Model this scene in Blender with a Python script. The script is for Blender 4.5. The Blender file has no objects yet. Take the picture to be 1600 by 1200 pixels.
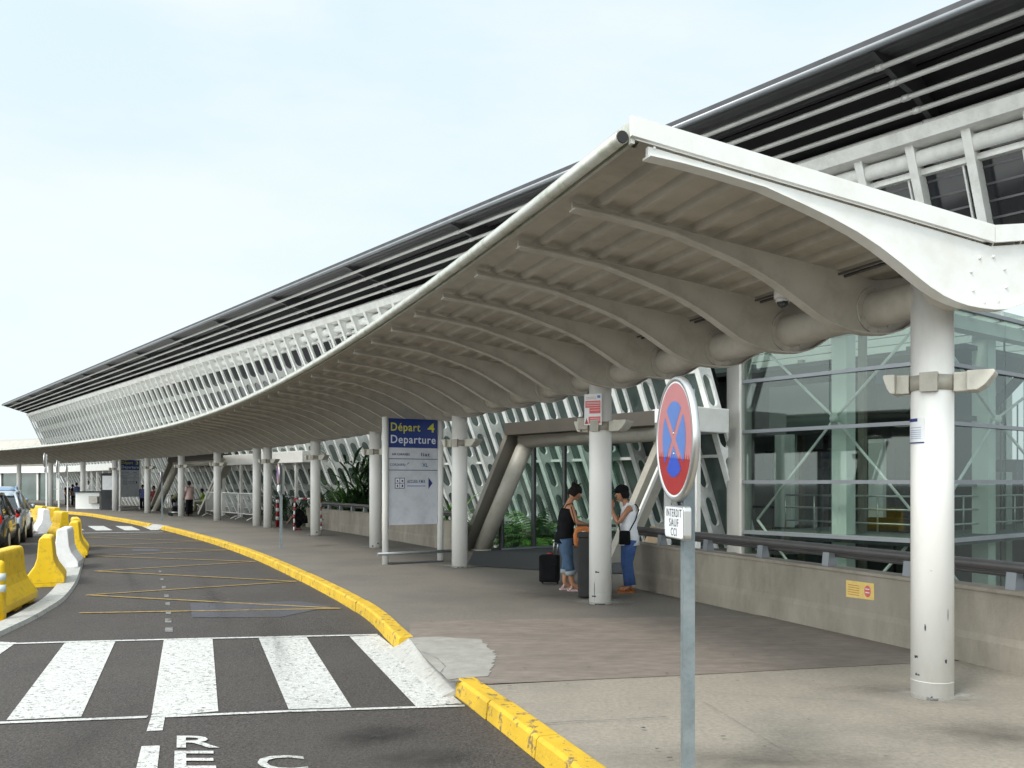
import bpy, bmesh, math, random
from mathutils import Vector, Matrix
random.seed(11)
R = math.radians
scn = bpy.context.scene
C = scn.collection

# ------------------------------------------------------------------ camera, sky, sun, exposure
cam_d = bpy.data.cameras.new("camera"); cam = bpy.data.objects.new("camera", cam_d); C.objects.link(cam)
scn.camera = cam
cam.location = (0, 0, 1.6); cam.rotation_euler = (R(90), 0, 0)
cam_d.sensor_width = 36; cam_d.lens = 36 * 1400 / 1600
cam_d.shift_y = (753 - 600) / 1600
cam_d.clip_start = 0.05; cam_d.clip_end = 3000
SUN_EL, SUN_AZ = R(52), R(222)          # behind the camera, to the left
w = bpy.data.worlds.new("World"); scn.world = w; w.use_nodes = True
nt = w.node_tree; nt.nodes.clear()
out = nt.nodes.new('ShaderNodeOutputWorld'); bg = nt.nodes.new('ShaderNodeBackground')
sky = nt.nodes.new('ShaderNodeTexSky'); sky.sky_type = 'NISHITA'; sky.sun_disc = False
sky.sun_elevation = SUN_EL; sky.sun_rotation = SUN_AZ; sky.dust_density = 2.0; sky.air_density = 1.0
tc = nt.nodes.new('ShaderNodeTexCoord'); mp = nt.nodes.new('ShaderNodeMapping'); mp.inputs['Scale'].default_value = (1.2, 1.2, 3.6)
mp.inputs['Location'].default_value = (3.1, 1.7, 0.4)
nz = nt.nodes.new('ShaderNodeTexNoise'); nz.inputs['Scale'].default_value = 1.7; nz.inputs['Detail'].default_value = 7; nz.inputs['Roughness'].default_value = .55
cr = nt.nodes.new('ShaderNodeValToRGB'); cr.color_ramp.elements[0].position = .42; cr.color_ramp.elements[1].position = .62
cr.color_ramp.elements[0].color = (6.6, 7.9, 8.4, 1); cr.color_ramp.elements[1].color = (7.7, 8.4, 8.9, 1)
sp = nt.nodes.new('ShaderNodeSeparateXYZ'); mr = nt.nodes.new('ShaderNodeMapRange')
mr.inputs['From Min'].default_value = 0.02; mr.inputs['From Max'].default_value = .42
mr.inputs['To Min'].default_value = .72; mr.inputs['To Max'].default_value = 0
mixh = nt.nodes.new('ShaderNodeMixRGB'); mixh.inputs[2].default_value = (7.9, 8.5, 8.8, 1)
mx = nt.nodes.new('ShaderNodeMixRGB'); mx.inputs[0].default_value = .86
L = nt.links
L.new(tc.outputs['Generated'], mp.inputs['Vector']); L.new(mp.outputs[0], nz.inputs['Vector']); L.new(nz.outputs[0], cr.inputs[0])
L.new(tc.outputs['Generated'], sp.inputs[0]); L.new(sp.outputs[2], mr.inputs[0]); L.new(mr.outputs[0], mixh.inputs[0]); L.new(cr.outputs[0], mixh.inputs[1])
L.new(sky.outputs[0], mx.inputs[1]); L.new(mixh.outputs[0], mx.inputs[2]); # haze glow on the sun side, added as fill light from behind the camera
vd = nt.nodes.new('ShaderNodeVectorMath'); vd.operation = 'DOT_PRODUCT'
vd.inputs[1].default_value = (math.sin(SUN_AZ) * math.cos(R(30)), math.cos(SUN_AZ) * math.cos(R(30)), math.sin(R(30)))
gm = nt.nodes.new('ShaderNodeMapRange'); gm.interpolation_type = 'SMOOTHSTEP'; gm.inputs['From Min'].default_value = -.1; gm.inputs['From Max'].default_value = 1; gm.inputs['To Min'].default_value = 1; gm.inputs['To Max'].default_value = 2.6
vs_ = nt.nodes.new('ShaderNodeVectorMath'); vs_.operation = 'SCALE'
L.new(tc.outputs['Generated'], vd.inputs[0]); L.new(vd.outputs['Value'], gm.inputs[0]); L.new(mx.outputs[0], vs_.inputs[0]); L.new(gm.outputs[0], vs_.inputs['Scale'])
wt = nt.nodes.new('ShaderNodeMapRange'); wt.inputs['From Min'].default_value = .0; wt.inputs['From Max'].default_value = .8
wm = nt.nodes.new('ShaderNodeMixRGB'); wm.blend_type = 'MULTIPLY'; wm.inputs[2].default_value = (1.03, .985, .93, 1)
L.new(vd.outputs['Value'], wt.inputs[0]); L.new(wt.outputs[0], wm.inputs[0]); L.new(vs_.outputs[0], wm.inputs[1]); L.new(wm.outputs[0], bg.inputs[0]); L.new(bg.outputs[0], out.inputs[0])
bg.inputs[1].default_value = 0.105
sl = bpy.data.lights.new("sun", 'SUN'); sl.energy = 2.0; sl.angle = R(12); sl.color = (1, .96, .9)
so = bpy.data.objects.new("sun", sl); C.objects.link(so)
sd = Vector((math.sin(SUN_AZ) * math.cos(SUN_EL), math.cos(SUN_AZ) * math.cos(SUN_EL), math.sin(SUN_EL)))
so.rotation_euler = sd.to_track_quat('Z', 'Y').to_euler()
scn.view_settings.view_transform = 'Standard'; scn.view_settings.look = 'None'
scn.view_settings.exposure = 0.32; scn.view_settings.gamma = 1.0

# ------------------------------------------------------------------ materials
def rgb(h):
    v = [int(h[i:i + 2], 16) / 255 for i in (0, 2, 4)]
    return tuple(c / 12.92 if c <= .04045 else ((c + .055) / 1.055) ** 2.4 for c in v)
def mat(name, col, rough=.6, metal=0., var=.12, scale=6., bump=0., bscale=60., col2=None, stain=None, stain_amt=0., stain_scale=1.5, spec=.5, stretch=None, edge=(.45, .65), coat=0.):
    m = bpy.data.materials.new(name); m.use_nodes = True; n = m.node_tree; b = n.nodes['Principled BSDF']; l = n.links
    b.inputs['Roughness'].default_value = rough; b.inputs['Metallic'].default_value = metal
    b.inputs['Specular IOR Level'].default_value = spec; b.inputs['Coat Weight'].default_value = coat
    t = n.nodes.new('ShaderNodeTexCoord'); v = t.outputs['Object']
    if stretch:
        mp = n.nodes.new('ShaderNodeMapping'); mp.inputs['Scale'].default_value = stretch; l.new(v, mp.inputs[0]); v = mp.outputs[0]
    a = n.nodes.new('ShaderNodeTexNoise'); a.inputs['Scale'].default_value = scale; a.inputs['Detail'].default_value = 6; a.inputs['Roughness'].default_value = .6
    l.new(v, a.inputs['Vector'])
    r = n.nodes.new('ShaderNodeValToRGB'); r.color_ramp.elements[0].position = .3; r.color_ramp.elements[1].position = .7
    c2 = col2 or col
    r.color_ramp.elements[0].color = tuple(x * (1 - var) for x in col) + (1,)
    r.color_ramp.elements[1].color = tuple(min(1, x * (1 + var)) for x in c2) + (1,)
    l.new(a.outputs[0], r.inputs[0]); o = r.outputs[0]
    if stain:
        s = n.nodes.new('ShaderNodeTexNoise'); s.inputs['Scale'].default_value = stain_scale; s.inputs['Detail'].default_value = 9; s.inputs['Roughness'].default_value = .7
        l.new(v, s.inputs['Vector'])
        q = n.nodes.new('ShaderNodeMapRange'); q.inputs['From Min'].default_value = edge[0]; q.inputs['From Max'].default_value = edge[1]; q.inputs['To Max'].default_value = stain_amt
        l.new(s.outputs[0], q.inputs[0])
        k = n.nodes.new('ShaderNodeMixRGB'); k.inputs[2].default_value = stain + (1,)
        l.new(q.outputs[0], k.inputs[0]); l.new(o, k.inputs[1]); o = k.outputs[0]
    l.new(o, b.inputs['Base Color'])
    if bump:
        e = n.nodes.new('ShaderNodeTexNoise'); e.inputs['Scale'].default_value = bscale; e.inputs['Detail'].default_value = 4; l.new(t.outputs['Object'], e.inputs['Vector'])
        u = n.nodes.new('ShaderNodeBump'); u.inputs['Strength'].default_value = bump; u.inputs['Distance'].default_value = .01
        l.new(e.outputs[0], u.inputs['Height']); l.new(u.outputs[0], b.inputs['Normal'])
    return m
M = {}
M['asphalt'] = mat('asphalt', (.045, .038, .034), .85, var=.85, scale=48, bump=1., bscale=60, stain=(.075, .067, .058), stain_amt=.4, stain_scale=.45, edge=(.42, .7))
M['walk'] = mat('walk_concrete', (.155, .139, .119), .75, var=.16, scale=24, bump=.25, bscale=90, stain=(.10, .094, .085), stain_amt=.6, stain_scale=.55)
M['slab'] = mat('slab_concrete', (.25, .222, .182), .8, var=.18, scale=30, bump=.35, bscale=80, stain=(.17, .155, .13), stain_amt=.6, stain_scale=1.1, edge=(.47, .68))
M['brownwalk'] = mat('brown_paving', (.19, .16, .135), .8, var=.2, scale=5, bump=.35, bscale=100, stain=(.12, .10, .085), stain_amt=.5, stain_scale=1.2, stretch=(1, 2.2, 1))
M['patch'] = mat('pale_mortar', (.29, .28, .255), .85, var=.12, scale=9, bump=.3, stain=(.2, .19, .17), stain_amt=.5, stain_scale=3)
M['mat'] = mat('dark_carpet', (.048, .052, .055), .95, var=.2, scale=60, bump=.4, bscale=300)
M['paint'] = mat('white_road_paint', (.50, .50, .48), .8, var=.22, scale=26, bump=1., bscale=60, stain=(.10, .092, .085), stain_amt=.95, stain_scale=28, edge=(.54, .63))
M['wpaint'] = mat('worn_road_paint', (.2, .2, .19), .8, var=.2, scale=18, bump=.5, stain=(.06, .055, .052), stain_amt=1., stain_scale=9, edge=(.45, .58))
M['ypaint'] = mat('yellow_road_line', (.33, .22, .055), .8, var=.2, scale=9, bump=.4, stain=(.08, .07, .055), stain_amt=.9, stain_scale=9, edge=(.44, .64))
M['blpatch'] = mat('bluish_repair', (.062, .062, .074), .85, var=.25, scale=50, bump=.5, bscale=120)
M['kerb'] = mat('yellow_kerb_paint', (.54, .34, .018), .75, var=.16, scale=3, bump=.4, bscale=60, stain=(.13, .10, .06), stain_amt=.9, stain_scale=11, edge=(.565, .60))
M['wkerb'] = mat('white_kerb_paint', (.37, .365, .34), .8, var=.14, scale=22, bump=.3, stain=(.16, .15, .13), stain_amt=.8, stain_scale=9, edge=(.54, .66))
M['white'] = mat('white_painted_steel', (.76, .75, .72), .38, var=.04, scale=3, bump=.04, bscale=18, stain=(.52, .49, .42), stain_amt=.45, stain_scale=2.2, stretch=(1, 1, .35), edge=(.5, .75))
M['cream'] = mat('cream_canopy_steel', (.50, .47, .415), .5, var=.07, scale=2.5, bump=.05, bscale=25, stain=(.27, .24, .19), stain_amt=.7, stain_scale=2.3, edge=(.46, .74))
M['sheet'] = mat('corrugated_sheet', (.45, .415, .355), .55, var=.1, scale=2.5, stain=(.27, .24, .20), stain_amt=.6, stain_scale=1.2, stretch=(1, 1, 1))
M['gutter'] = mat('gutter_metal', (.58, .58, .53), .35, metal=.3, var=.08, scale=5, stain=(.25, .27, .17), stain_amt=.7, stain_scale=5)
M['fascia'] = mat('white_fascia', (.76, .76, .735), .35, var=.03, scale=3, stain=(.6, .57, .5), stain_amt=.35, stain_scale=4)
M['fin'] = mat('white_fin', (.86, .865, .84), .45, var=.06, scale=2, stain=(.45, .45, .40), stain_amt=.4, stain_scale=2.5)
M['dark'] = mat('dark_soffit', (.05, .05, .055), .6, var=.3, scale=3)
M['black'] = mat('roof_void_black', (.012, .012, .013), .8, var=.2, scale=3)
M['dgrey'] = mat('dark_grey_metal', (.09, .09, .095), .45, metal=.3, var=.15, scale=4)
M['louvre'] = mat('louvre_tube', (.62, .62, .60), .4, metal=.2, var=.1, scale=3)
M['brown'] = mat('brown_fascia', (.085, .074, .061), .5, var=.1, scale=2)
M['legplate'] = mat('dark_beige_plate', (.20, .185, .155), .5, var=.1, scale=2)
M['bincol'] = mat('charcoal_bin', (.028, .027, .028), .6, spec=.25, var=.15)
M['lamp'] = mat('beige_lamp_housing', (.56, .54, .47), .5, var=.06, scale=6, stain=(.35, .32, .26), stain_amt=.4, stain_scale=9)
M['tube'] = mat('beige_tube', (.40, .375, .32), .42, var=.08, scale=2, stain=(.2, .185, .155), stain_amt=.5, stain_scale=2)
M['parapet'] = mat('parapet_concrete', (.28, .25, .205), .85, var=.15, scale=2.5, bump=.4, bscale=50, stain=(.15, .13, .10), stain_amt=.6, stain_scale=1.5, edge=(.45, .64), stretch=(1, 1, .45))
M['rail'] = mat('handrail_paint', (.075, .07, .07), .35, var=.15, scale=4)
M['mull'] = mat('grey_mullion', (.22, .235, .25), .35, metal=.3, var=.08, scale=3)
M['mint'] = mat('mint_column', (.76, .80, .74), .5, var=.06, scale=2)
M['galv'] = mat('galvanised', (.19, .225, .24), .5, metal=.35, var=.15, scale=20, stain=(.27, .30, .31), stain_amt=.6, stain_scale=9)
M['alu'] = mat('brushed_aluminium', (.55, .55, .54), .32, metal=.85, var=.06, scale=3, stretch=(1, 1, .15))
M['steel'] = mat('brushed_steel_cladding', (.46, .45, .42), .35, metal=.35, var=.14, scale=1.2, stretch=(1, 1, .6))
M['yplas'] = mat('yellow_plastic', (.74, .47, .003), .45, var=.08, scale=3, bump=.08, bscale=20, stain=(.30, .20, .04), stain_amt=.6, stain_scale=8, edge=(.52, .68))
M['wplas'] = mat('white_plastic', (.78, .77, .76), .45, var=.04, scale=3, stain=(.5, .48, .45), stain_amt=.35, stain_scale=5)
M['refl'] = mat('reflective_band', (.62, .68, .68), .3, var=.05)
M['rubber'] = mat('black_rubber', (.02, .02, .02), .7, var=.2)
M['red'] = mat('sign_red', (.30, .010, .010), .35, var=.1, scale=14, stain=(.28, .006, .006), stain_amt=.4, stain_scale=16)
M['pink'] = mat('faded_sign_red', (.42, .16, .165), .45, var=.06, scale=9)
M['blue'] = mat('sign_blue', (.015, .06, .42), .35, var=.08, scale=9)
M['fblue'] = mat('faded_sign_blue', (.085, .17, .44), .45, var=.05, scale=9)
M['white_s'] = mat('sign_white', (.74, .75, .76), .45, var=.03, scale=5, stain=(.5, .5, .5), stain_amt=.4, stain_scale=6)
M['panel'] = mat('sign_panel_grey', (.60, .62, .67), .45, var=.04, scale=4, stain=(.38, .40, .44), stain_amt=.5, stain_scale=3)
M['navy'] = mat('sign_navy', (.006, .032, .20), .4, var=.06)
M['ink'] = mat('dark_ink', (.018, .018, .035), .6, var=.05)
M['inkb'] = mat('blue_ink', (.02, .03, .17), .6, var=.05)
M['cyan'] = mat('cyan_ink', (.01, .16, .35), .6, var=.05)
M['yel_t'] = mat('yellow_lettering', (.62, .60, .05), .5, var=.03)
M['wht_t'] = mat('white_lettering', (.66, .70, .80), .5, var=.03)
M['yell'] = mat('yellow_notice', (.72, .52, .16), .55, var=.08, scale=20)
M['rednot'] = mat('red_notice', (.62, .12, .12), .55, var=.08, scale=20)
M['skin'] = mat('brown_skin', (.38, .18, .10), .5, var=.08, scale=9)
M['skin2'] = mat('dark_skin', (.12, .055, .035), .5, var=.08, scale=9)
M['hair'] = mat('dark_hair', (.010, .008, .007), .7, spec=.15, var=.3, scale=40, bump=.6, bscale=120)
M['blackc'] = mat('black_cloth', (.009, .009, .010), .9, spec=.1, var=.3, scale=12, bump=.3, bscale=40)
M['whitec'] = mat('white_cloth', (.74, .76, .80), .85, var=.08, scale=8, bump=.5, bscale=22)
M['jeans'] = mat('blue_denim', (.045, .10, .27), .85, var=.2, scale=14, bump=.5, bscale=30)
M['djeans'] = mat('faded_denim', (.045, .085, .15), .85, var=.25, scale=12, bump=.5, bscale=30)
M['cuff'] = mat('pale_denim', (.24, .27, .28), .85, var=.1)
M['orange'] = mat('tan_leather', (.40, .12, .02), .5, var=.2, scale=14)
M['pinkc'] = mat('pink_cloth', (.52, .36, .34), .85, var=.1)
M['redc'] = mat('red_cloth', (.22, .03, .04), .85, var=.1)
M['greenc'] = mat('green_cloth', (.26, .45, .05), .85, var=.1)
M['olive'] = mat('olive_cloth', (.13, .13, .06), .85, var=.1)
M['bluec'] = mat('blue_cloth', (.08, .10, .25), .85, var=.1)
M['leaf'] = mat('leaf_green', (.085, .20, .03), .5, var=.45, scale=5)
M['leafd'] = mat('dark_leaf', (.028, .065, .02), .5, var=.4, scale=5)
M['soil'] = mat('soil', (.05, .04, .03), .95, var=.3, scale=12)
M['court'] = mat('lower_court_floor', (.10, .095, .09), .9, var=.2, scale=3)
M['inner'] = mat('interior_pale', (.14, .165, .16), .8, var=.08, scale=2)
M['innerw'] = mat('interior_white', (.74, .75, .72), .7, var=.05, scale=2)
M['innerd'] = mat('interior_dark', (.03, .032, .035), .8, var=.3, scale=2)
M['tanbox'] = mat('tan_board', (.40, .29, .19), .8, var=.1)
M['carsil'] = mat('silver_car_paint', (.42, .46, .50), .28, metal=.5, var=.03, coat=.6)
M['cargry'] = mat('dark_grey_car_paint', (.045, .05, .06), .28, metal=.4, var=.03, coat=.6)
M['carblu'] = mat('light_blue_car_paint', (.20, .30, .42), .28, metal=.4, var=.03, coat=.6)
M['cglass'] = mat('car_glass', (.02, .03, .035), .06, var=.1, spec=.8)
M['tlamp'] = mat('red_tail_lamp', (.55, .015, .01), .2, var=.1)
M['plate'] = mat('yellow_plate', (.65, .45, .03), .4, var=.05)
M['facglass'] = mat('facade_glass', (.085, .115, .105), .12, var=.3, scale=.6, spec=.9)
M['facdark'] = mat('facade_dark_glass', (.02, .022, .028), .12, var=.3, scale=.6, spec=.7)
def glass(name, tint, gl=.16, rough=.03):
    m = bpy.data.materials.new(name); m.use_nodes = True; n = m.node_tree; n.nodes.clear()
    o = n.nodes.new('ShaderNodeOutputMaterial'); t = n.nodes.new('ShaderNodeBsdfTransparent'); t.inputs[0].default_value = tint + (1,)
    g = n.nodes.new('ShaderNodeBsdfGlossy'); g.inputs['Roughness'].default_value = rough; g.inputs[0].default_value = (.75, .80, .78, 1)
    lw = n.nodes.new('ShaderNodeLayerWeight'); lw.inputs[0].default_value = .5
    f = n.nodes.new('ShaderNodeMath'); f.operation = 'POWER'; f.inputs[1].default_value = 5; n.links.new(lw.outputs['Facing'], f.inputs[0])
    a = n.nodes.new('ShaderNodeMath'); a.operation = 'ADD'; a.use_clamp = True; a.inputs[1].default_value = gl + .04
    x = n.nodes.new('ShaderNodeMixShader')
    n.links.new(f.outputs[0], a.inputs[0]); n.links.new(a.outputs[0], x.inputs[0]); n.links.new(t.outputs[0], x.inputs[1]); n.links.new(g.outputs[0], x.inputs[2]); n.links.new(x.outputs[0], o.inputs[0])
    return m
M['glass'] = glass('green_tinted_glass', (.76, .815, .79), .03)
M['glassd'] = glass('door_glass', (.80, .89, .85), .03)

# ------------------------------------------------------------------ mesh helpers
class MB:
    def __init__(s): s.v = []; s.f = []; s.sm = []; s.mi = []; s.cur = 0
    def add(s, vs, fs, smooth=False):
        o = len(s.v); s.v += [tuple(v) for v in vs]
        for f in fs: s.f.append([i + o for i in f]); s.sm.append(smooth); s.mi.append(s.cur)
        return s
    def box(s, lo, hi, mtx=None):
        x0, y0, z0 = lo; x1, y1, z1 = hi
        vs = [Vector(p) for p in ((x0,y0,z0),(x1,y0,z0),(x1,y1,z0),(x0,y1,z0),(x0,y0,z1),(x1,y0,z1),(x1,y1,z1),(x0,y1,z1))]
        if mtx: vs = [mtx @ v for v in vs]
        return s.add(vs, [(0,3,2,1),(4,5,6,7),(0,1,5,4),(1,2,6,5),(2,3,7,6),(3,0,4,7)])
    def prism(s, poly, fn, a, b, smooth=False):
        # poly: list of 2-D points, fn(p, t) -> 3-D; extruded from t=a to t=b
        n = len(poly)
        vs = [fn(p, a) for p in poly] + [fn(p, b) for p in poly]
        fs = [tuple(range(n))[::-1], tuple(range(n, 2 * n))] + [(i, (i + 1) % n, (i + 1) % n + n, i + n) for i in range(n)]
        return s.add(vs, fs, smooth)
    def tube(s, pts, r, n=10, cap=True, smooth=True):
        pts = [Vector(p) for p in pts]; k = len(pts); rr = r if isinstance(r, (list, tuple)) else [r] * k
        vs = []; up = Vector((0, 0, 1)); prev = None
        for i, p in enumerate(pts):
            t = (pts[min(i + 1, k - 1)] - pts[max(i - 1, 0)]).normalized()
            a = t.cross(up if abs(t.z) < .95 else Vector((1, 0, 0))).normalized()
            if prev is not None:
                a = prev - t * prev.dot(t)
                a = a.normalized() if a.length > 1e-6 else t.orthogonal().normalized()
            prev = a; b = t.cross(a)
            vs += [p + (a * math.cos(2 * math.pi * j / n) + b * math.sin(2 * math.pi * j / n)) * rr[i] for j in range(n)]
        fs = [(i * n + j, i * n + (j + 1) % n, (i + 1) * n + (j + 1) % n, (i + 1) * n + j) for i in range(k - 1) for j in range(n)]
        s.add(vs, fs, smooth)
        if cap:
            o = len(s.v) - len(vs)
            s.f += [list(range(o, o + n))[::-1], list(range(o + (k - 1) * n, o + k * n))]; s.sm += [False, False]; s.mi += [s.cur, s.cur]
        return s
    def bar(s, p, q, wx, wz, up=(0, 0, 1)):
        p = Vector(p); q = Vector(q); t = (q - p).normalized(); a = t.cross(Vector(up))
        if a.length < 1e-4: a = Vector((1, 0, 0))
        a = a.normalized() * wx / 2; b = a.cross(t).normalized() * wz / 2
        vs = [p - a - b, p + a - b, p + a + b, p - a + b, q - a - b, q + a - b, q + a + b, q - a + b]
        return s.add(vs, [(0,1,2,3),(7,6,5,4),(0,4,5,1),(1,5,6,2),(2,6,7,3),(3,7,4,0)])
    def ball(s, c, r, n=12, m=8):
        c = Vector(c); rx, ry, rz = r if isinstance(r, (list, tuple)) else (r, r, r)
        vs = [c + Vector((0, 0, rz))]
        for i in range(1, m):
            a = math.pi * i / m
            vs += [c + Vector((rx * math.sin(a) * math.cos(2 * math.pi * j / n), ry * math.sin(a) * math.sin(2 * math.pi * j / n), rz * math.cos(a))) for j in range(n)]
        vs.append(c - Vector((0, 0, rz)))
        fs = [(0, 1 + j, 1 + (j + 1) % n) for j in range(n)]
        for i in range(m - 2):
            fs += [(1 + i * n + j, 1 + (i + 1) * n + j, 1 + (i + 1) * n + (j + 1) % n, 1 + i * n + (j + 1) % n) for j in range(n)]
        o = 1 + (m - 2) * n; fs += [(o + j, len(vs) - 1, o + (j + 1) % n) for j in range(n)]
        return s.add(vs, fs, True)
    def build(s, name, mats, parent=None, fix=True):
        me = bpy.data.meshes.new(name); me.from_pydata(s.v, [], s.f)
        for m in (mats if isinstance(mats, (list, tuple)) else [mats]): me.materials.append(M[m] if isinstance(m, str) else m)
        for i, p in enumerate(me.polygons): p.use_smooth = s.sm[i]; p.material_index = s.mi[i]
        if fix:
            bm = bmesh.new(); bm.from_mesh(me); bmesh.ops.recalc_face_normals(bm, faces=bm.faces); bm.to_mesh(me); bm.free()
        me.update(); o = bpy.data.objects.new(name, me); C.objects.link(o)
        if parent: o.parent = parent
        return o
def tag(o, label=None, cat=None, group=None, kind=None):
    if label: o['label'] = label
    if cat: o['category'] = cat
    if group: o['group'] = group
    if kind: o['kind'] = kind
    return o
def empty(name, loc=(0, 0, 0), rz=0, label=None, cat=None, group=None):
    o = bpy.data.objects.new(name, None); C.objects.link(o); o.location = loc; o.rotation_euler.z = rz
    o.empty_display_size = .2
    return tag(o, label, cat, group)
def copy_tree(o, parent=None):
    c = o.copy(); C.objects.link(c)
    if parent: c.parent = parent
    for ch in [x for x in bpy.data.objects if x.parent == o]: copy_tree(ch, c)
    return c
def bevel(o, wd=.01, seg=2):
    m = o.modifiers.new('bevel', 'BEVEL'); m.width = wd; m.segments = seg; m.limit_method = 'ANGLE'; m.angle_limit = R(40); return o
def text(body, size, m, mtx, parent, name='lettering', ext=.001, sx=1., align='LEFT', offset=0., spc=1.1):
    cu = bpy.data.curves.new(name, 'FONT'); cu.body = body; cu.size = size; cu.extrude = ext; cu.align_x = align; cu.offset = offset or .012; cu.resolution_u = 3; cu.space_character = spc
    t = bpy.data.objects.new(name, cu); C.objects.link(t)
    me = bpy.data.meshes.new_from_object(t); bpy.data.objects.remove(t)
    me.transform(mtx @ Matrix.Diagonal((sx, 1, 1, 1))); me.materials.clear(); me.materials.append(M[m])
    o = bpy.data.objects.new(name, me); C.objects.link(o)
    if parent: o.parent = parent
    return o
def frame(o, x, z):
    """matrix whose local X runs along x, Y along z (up), origin o"""
    x = Vector(x).normalized(); z = Vector(z).normalized(); y = x.cross(z)
    return Matrix(((x.x, z.x, y.x, o[0]), (x.y, z.y, y.y, o[1]), (x.z, z.z, y.z, o[2]), (0, 0, 0, 1)))

# ------------------------------------------------------------------ plan geometry
F, HZ, EYE, ROAD = 1400., 753., 1.6, -.13
def gp(px, py, z=0.):                       # a point of the photograph to the ground at height z
    d = F * (EYE - z) / (py - HZ); return Vector(((px - 800) / F * d, d, z))
def at(px, py, d): return Vector(((px - 800) / F * d, d, EYE + (HZ - py) / F * d))
# the canopy's column line: a gently tightening curve, s in metres along it
TH = lambda s: R(19.88 + (.373 * s + .00097 * s * s if s > 0 else 0)) if s < 95 else R(64)
_tab = {}
def _walk():
    x, y = 3.127, 6.668; ds = .1; _tab[0] = (x, y)
    for i in range(1, 2600):
        t = TH((i - .5) * ds); x -= math.sin(t) * ds; y += math.cos(t) * ds; _tab[i] = (x, y)
    x, y = _tab[0]
    for i in range(1, 1200):
        t = TH(0); x += math.sin(t) * ds; y -= math.cos(t) * ds; _tab[-i] = (x, y)
_walk()
def cp(s, off=0., z=0.):                    # off > 0: towards the road
    i = math.floor(s * 10); f = s * 10 - i; a = _tab[i]; b = _tab[i + 1]; t = TH(s)
    return Vector((a[0] + (b[0] - a[0]) * f - math.cos(t) * off, a[1] + (b[1] - a[1]) * f - math.sin(t) * off, z))
def so_of(p):                               # inverse: (s, off) of a ground point
    best = min(range(-300, 2400, 3), key=lambda i: (_tab[i][0] - p[0]) ** 2 + (_tab[i][1] - p[1]) ** 2)
    best = min(range(best - 4, best + 5), key=lambda i: (_tab[i][0] - p[0]) ** 2 + (_tab[i][1] - p[1]) ** 2)
    t = TH(best / 10); d = Vector((p[0] - _tab[best][0], p[1] - _tab[best][1]))
    return best / 10 + (-d.x * math.sin(t) + d.y * math.cos(t)), -d.x * math.cos(t) - d.y * math.sin(t)
KPTS = [(941,1200),(847,1132),(762,1073),(639,996),(611,962),(570,937),(525,915),(470,890),(415,867),(350,845),(305,833),(275,825.5),(260,822),(236,818.5),(200,811.5),(177,808),(144,802.5),(105,799)]
KS = sorted(so_of(gp(*p)) for p in KPTS)
def interp(tab, s):
    if s <= tab[0][0]: return tab[0][1]
    for (a, b), (c, d) in zip(tab, tab[1:]):
        if s <= c: return b + (d - b) * (s - a) / (c - a)
    return tab[-1][1]
def koff(s):                                # inner top edge of the kerb, smoothed
    return sum(interp(KS, s + d) for d in (-1, -.5, 0, .5, 1)) / 5
# facade frame: u runs along the terminal away from the camera, m points into it
AL = R(37.8); U = Vector((-math.sin(AL), math.cos(AL), 0)); Mn = Vector((math.cos(AL), math.sin(AL), 0))
def fp(lam, q, z=0.): return Mn * q + U * lam + Vector((0, 0, z))
def lam_of(px, q):
    a = (px - 800) / F; return q * (math.cos(AL) - a * math.sin(AL)) / (math.sin(AL) + a * math.cos(AL))
Q0, LEAN = 17.5, .43
def fq(z): return Q0 - LEAN * z

# ------------------------------------------------------------------ ground, road, walk
def strip(name, rows, m, parent=None):      # rows of equal length
    b = MB(); n = len(rows[0])
    b.add([p for r in rows for p in r], [(i * n + j, i * n + j + 1, (i + 1) * n + j + 1, (i + 1) * n + j) for i in range(len(rows) - 1) for j in range(n - 1)])
    return b.build(name, m, parent, fix=False)
def flat(name, polys, m):
    b = MB()
    for p in polys: b.add(p, [tuple(range(len(p)))])
    o = b.build(name, m, None, fix=False); bm = bmesh.new(); bm.from_mesh(o.data)
    for f in bm.faces:
        f.normal_update()
        if f.normal.z < 0: f.normal_flip()
    bm.to_mesh(o.data); bm.free(); return tag(o, kind='structure')
flat('ground', [[(-1500, -600, -3.2), (1500, -600, -3.2), (1500, 2200, -3.2), (-1500, 2200, -3.2)]], 'court')
ss = [-60, -40, -20, -10, -6] + [x * .5 for x in range(-8, 60)] + [x * 1.0 for x in range(30, 100, 2)] + [110, 130, 160, 200]
tag(strip('road', [[cp(s, koff(s) - .02, ROAD), cp(s, koff(s) + 8, ROAD), cp(s, koff(s) + 30, ROAD), cp(s, koff(s) + 75, ROAD)] for s in ss], 'asphalt'), kind='structure')
tag(strip('road_edge_skirt', [[cp(s, koff(s) - .03, ROAD - .004), cp(s, koff(s) - .03, -3.2)] for s in ss], 'court'), kind='structure')
PAR = -1.27                                  # parapet line, inside the columns
tag(strip('sidewalk', [[cp(s, koff(s), 0), cp(s, 1.2, 0), cp(s, PAR - .25, 0)] for s in ss], 'walk'), kind='structure')
tag(strip('sidewalk_edge', [[cp(s, PAR - .25, -.002), cp(s, PAR - .25, -3.2)] for s in ss], 'parapet'), kind='structure')
# concrete slab near the camera and brown band
def poly_gp(pts, z, zz=0.): return [gp(x, y, zz) + Vector((0, 0, z)) for x, y in pts]
nearend = so_of(gp(764, 1071))[0]
rows = []
for i in range(0, 20):
    s = -12 + (nearend + 12 - .0) * i / 19
    rows.append([cp(s + .0 * k, koff(s) - .003 + (PAR + .0 - koff(s)) * k / 8, .004) for k in range(9)])
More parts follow.
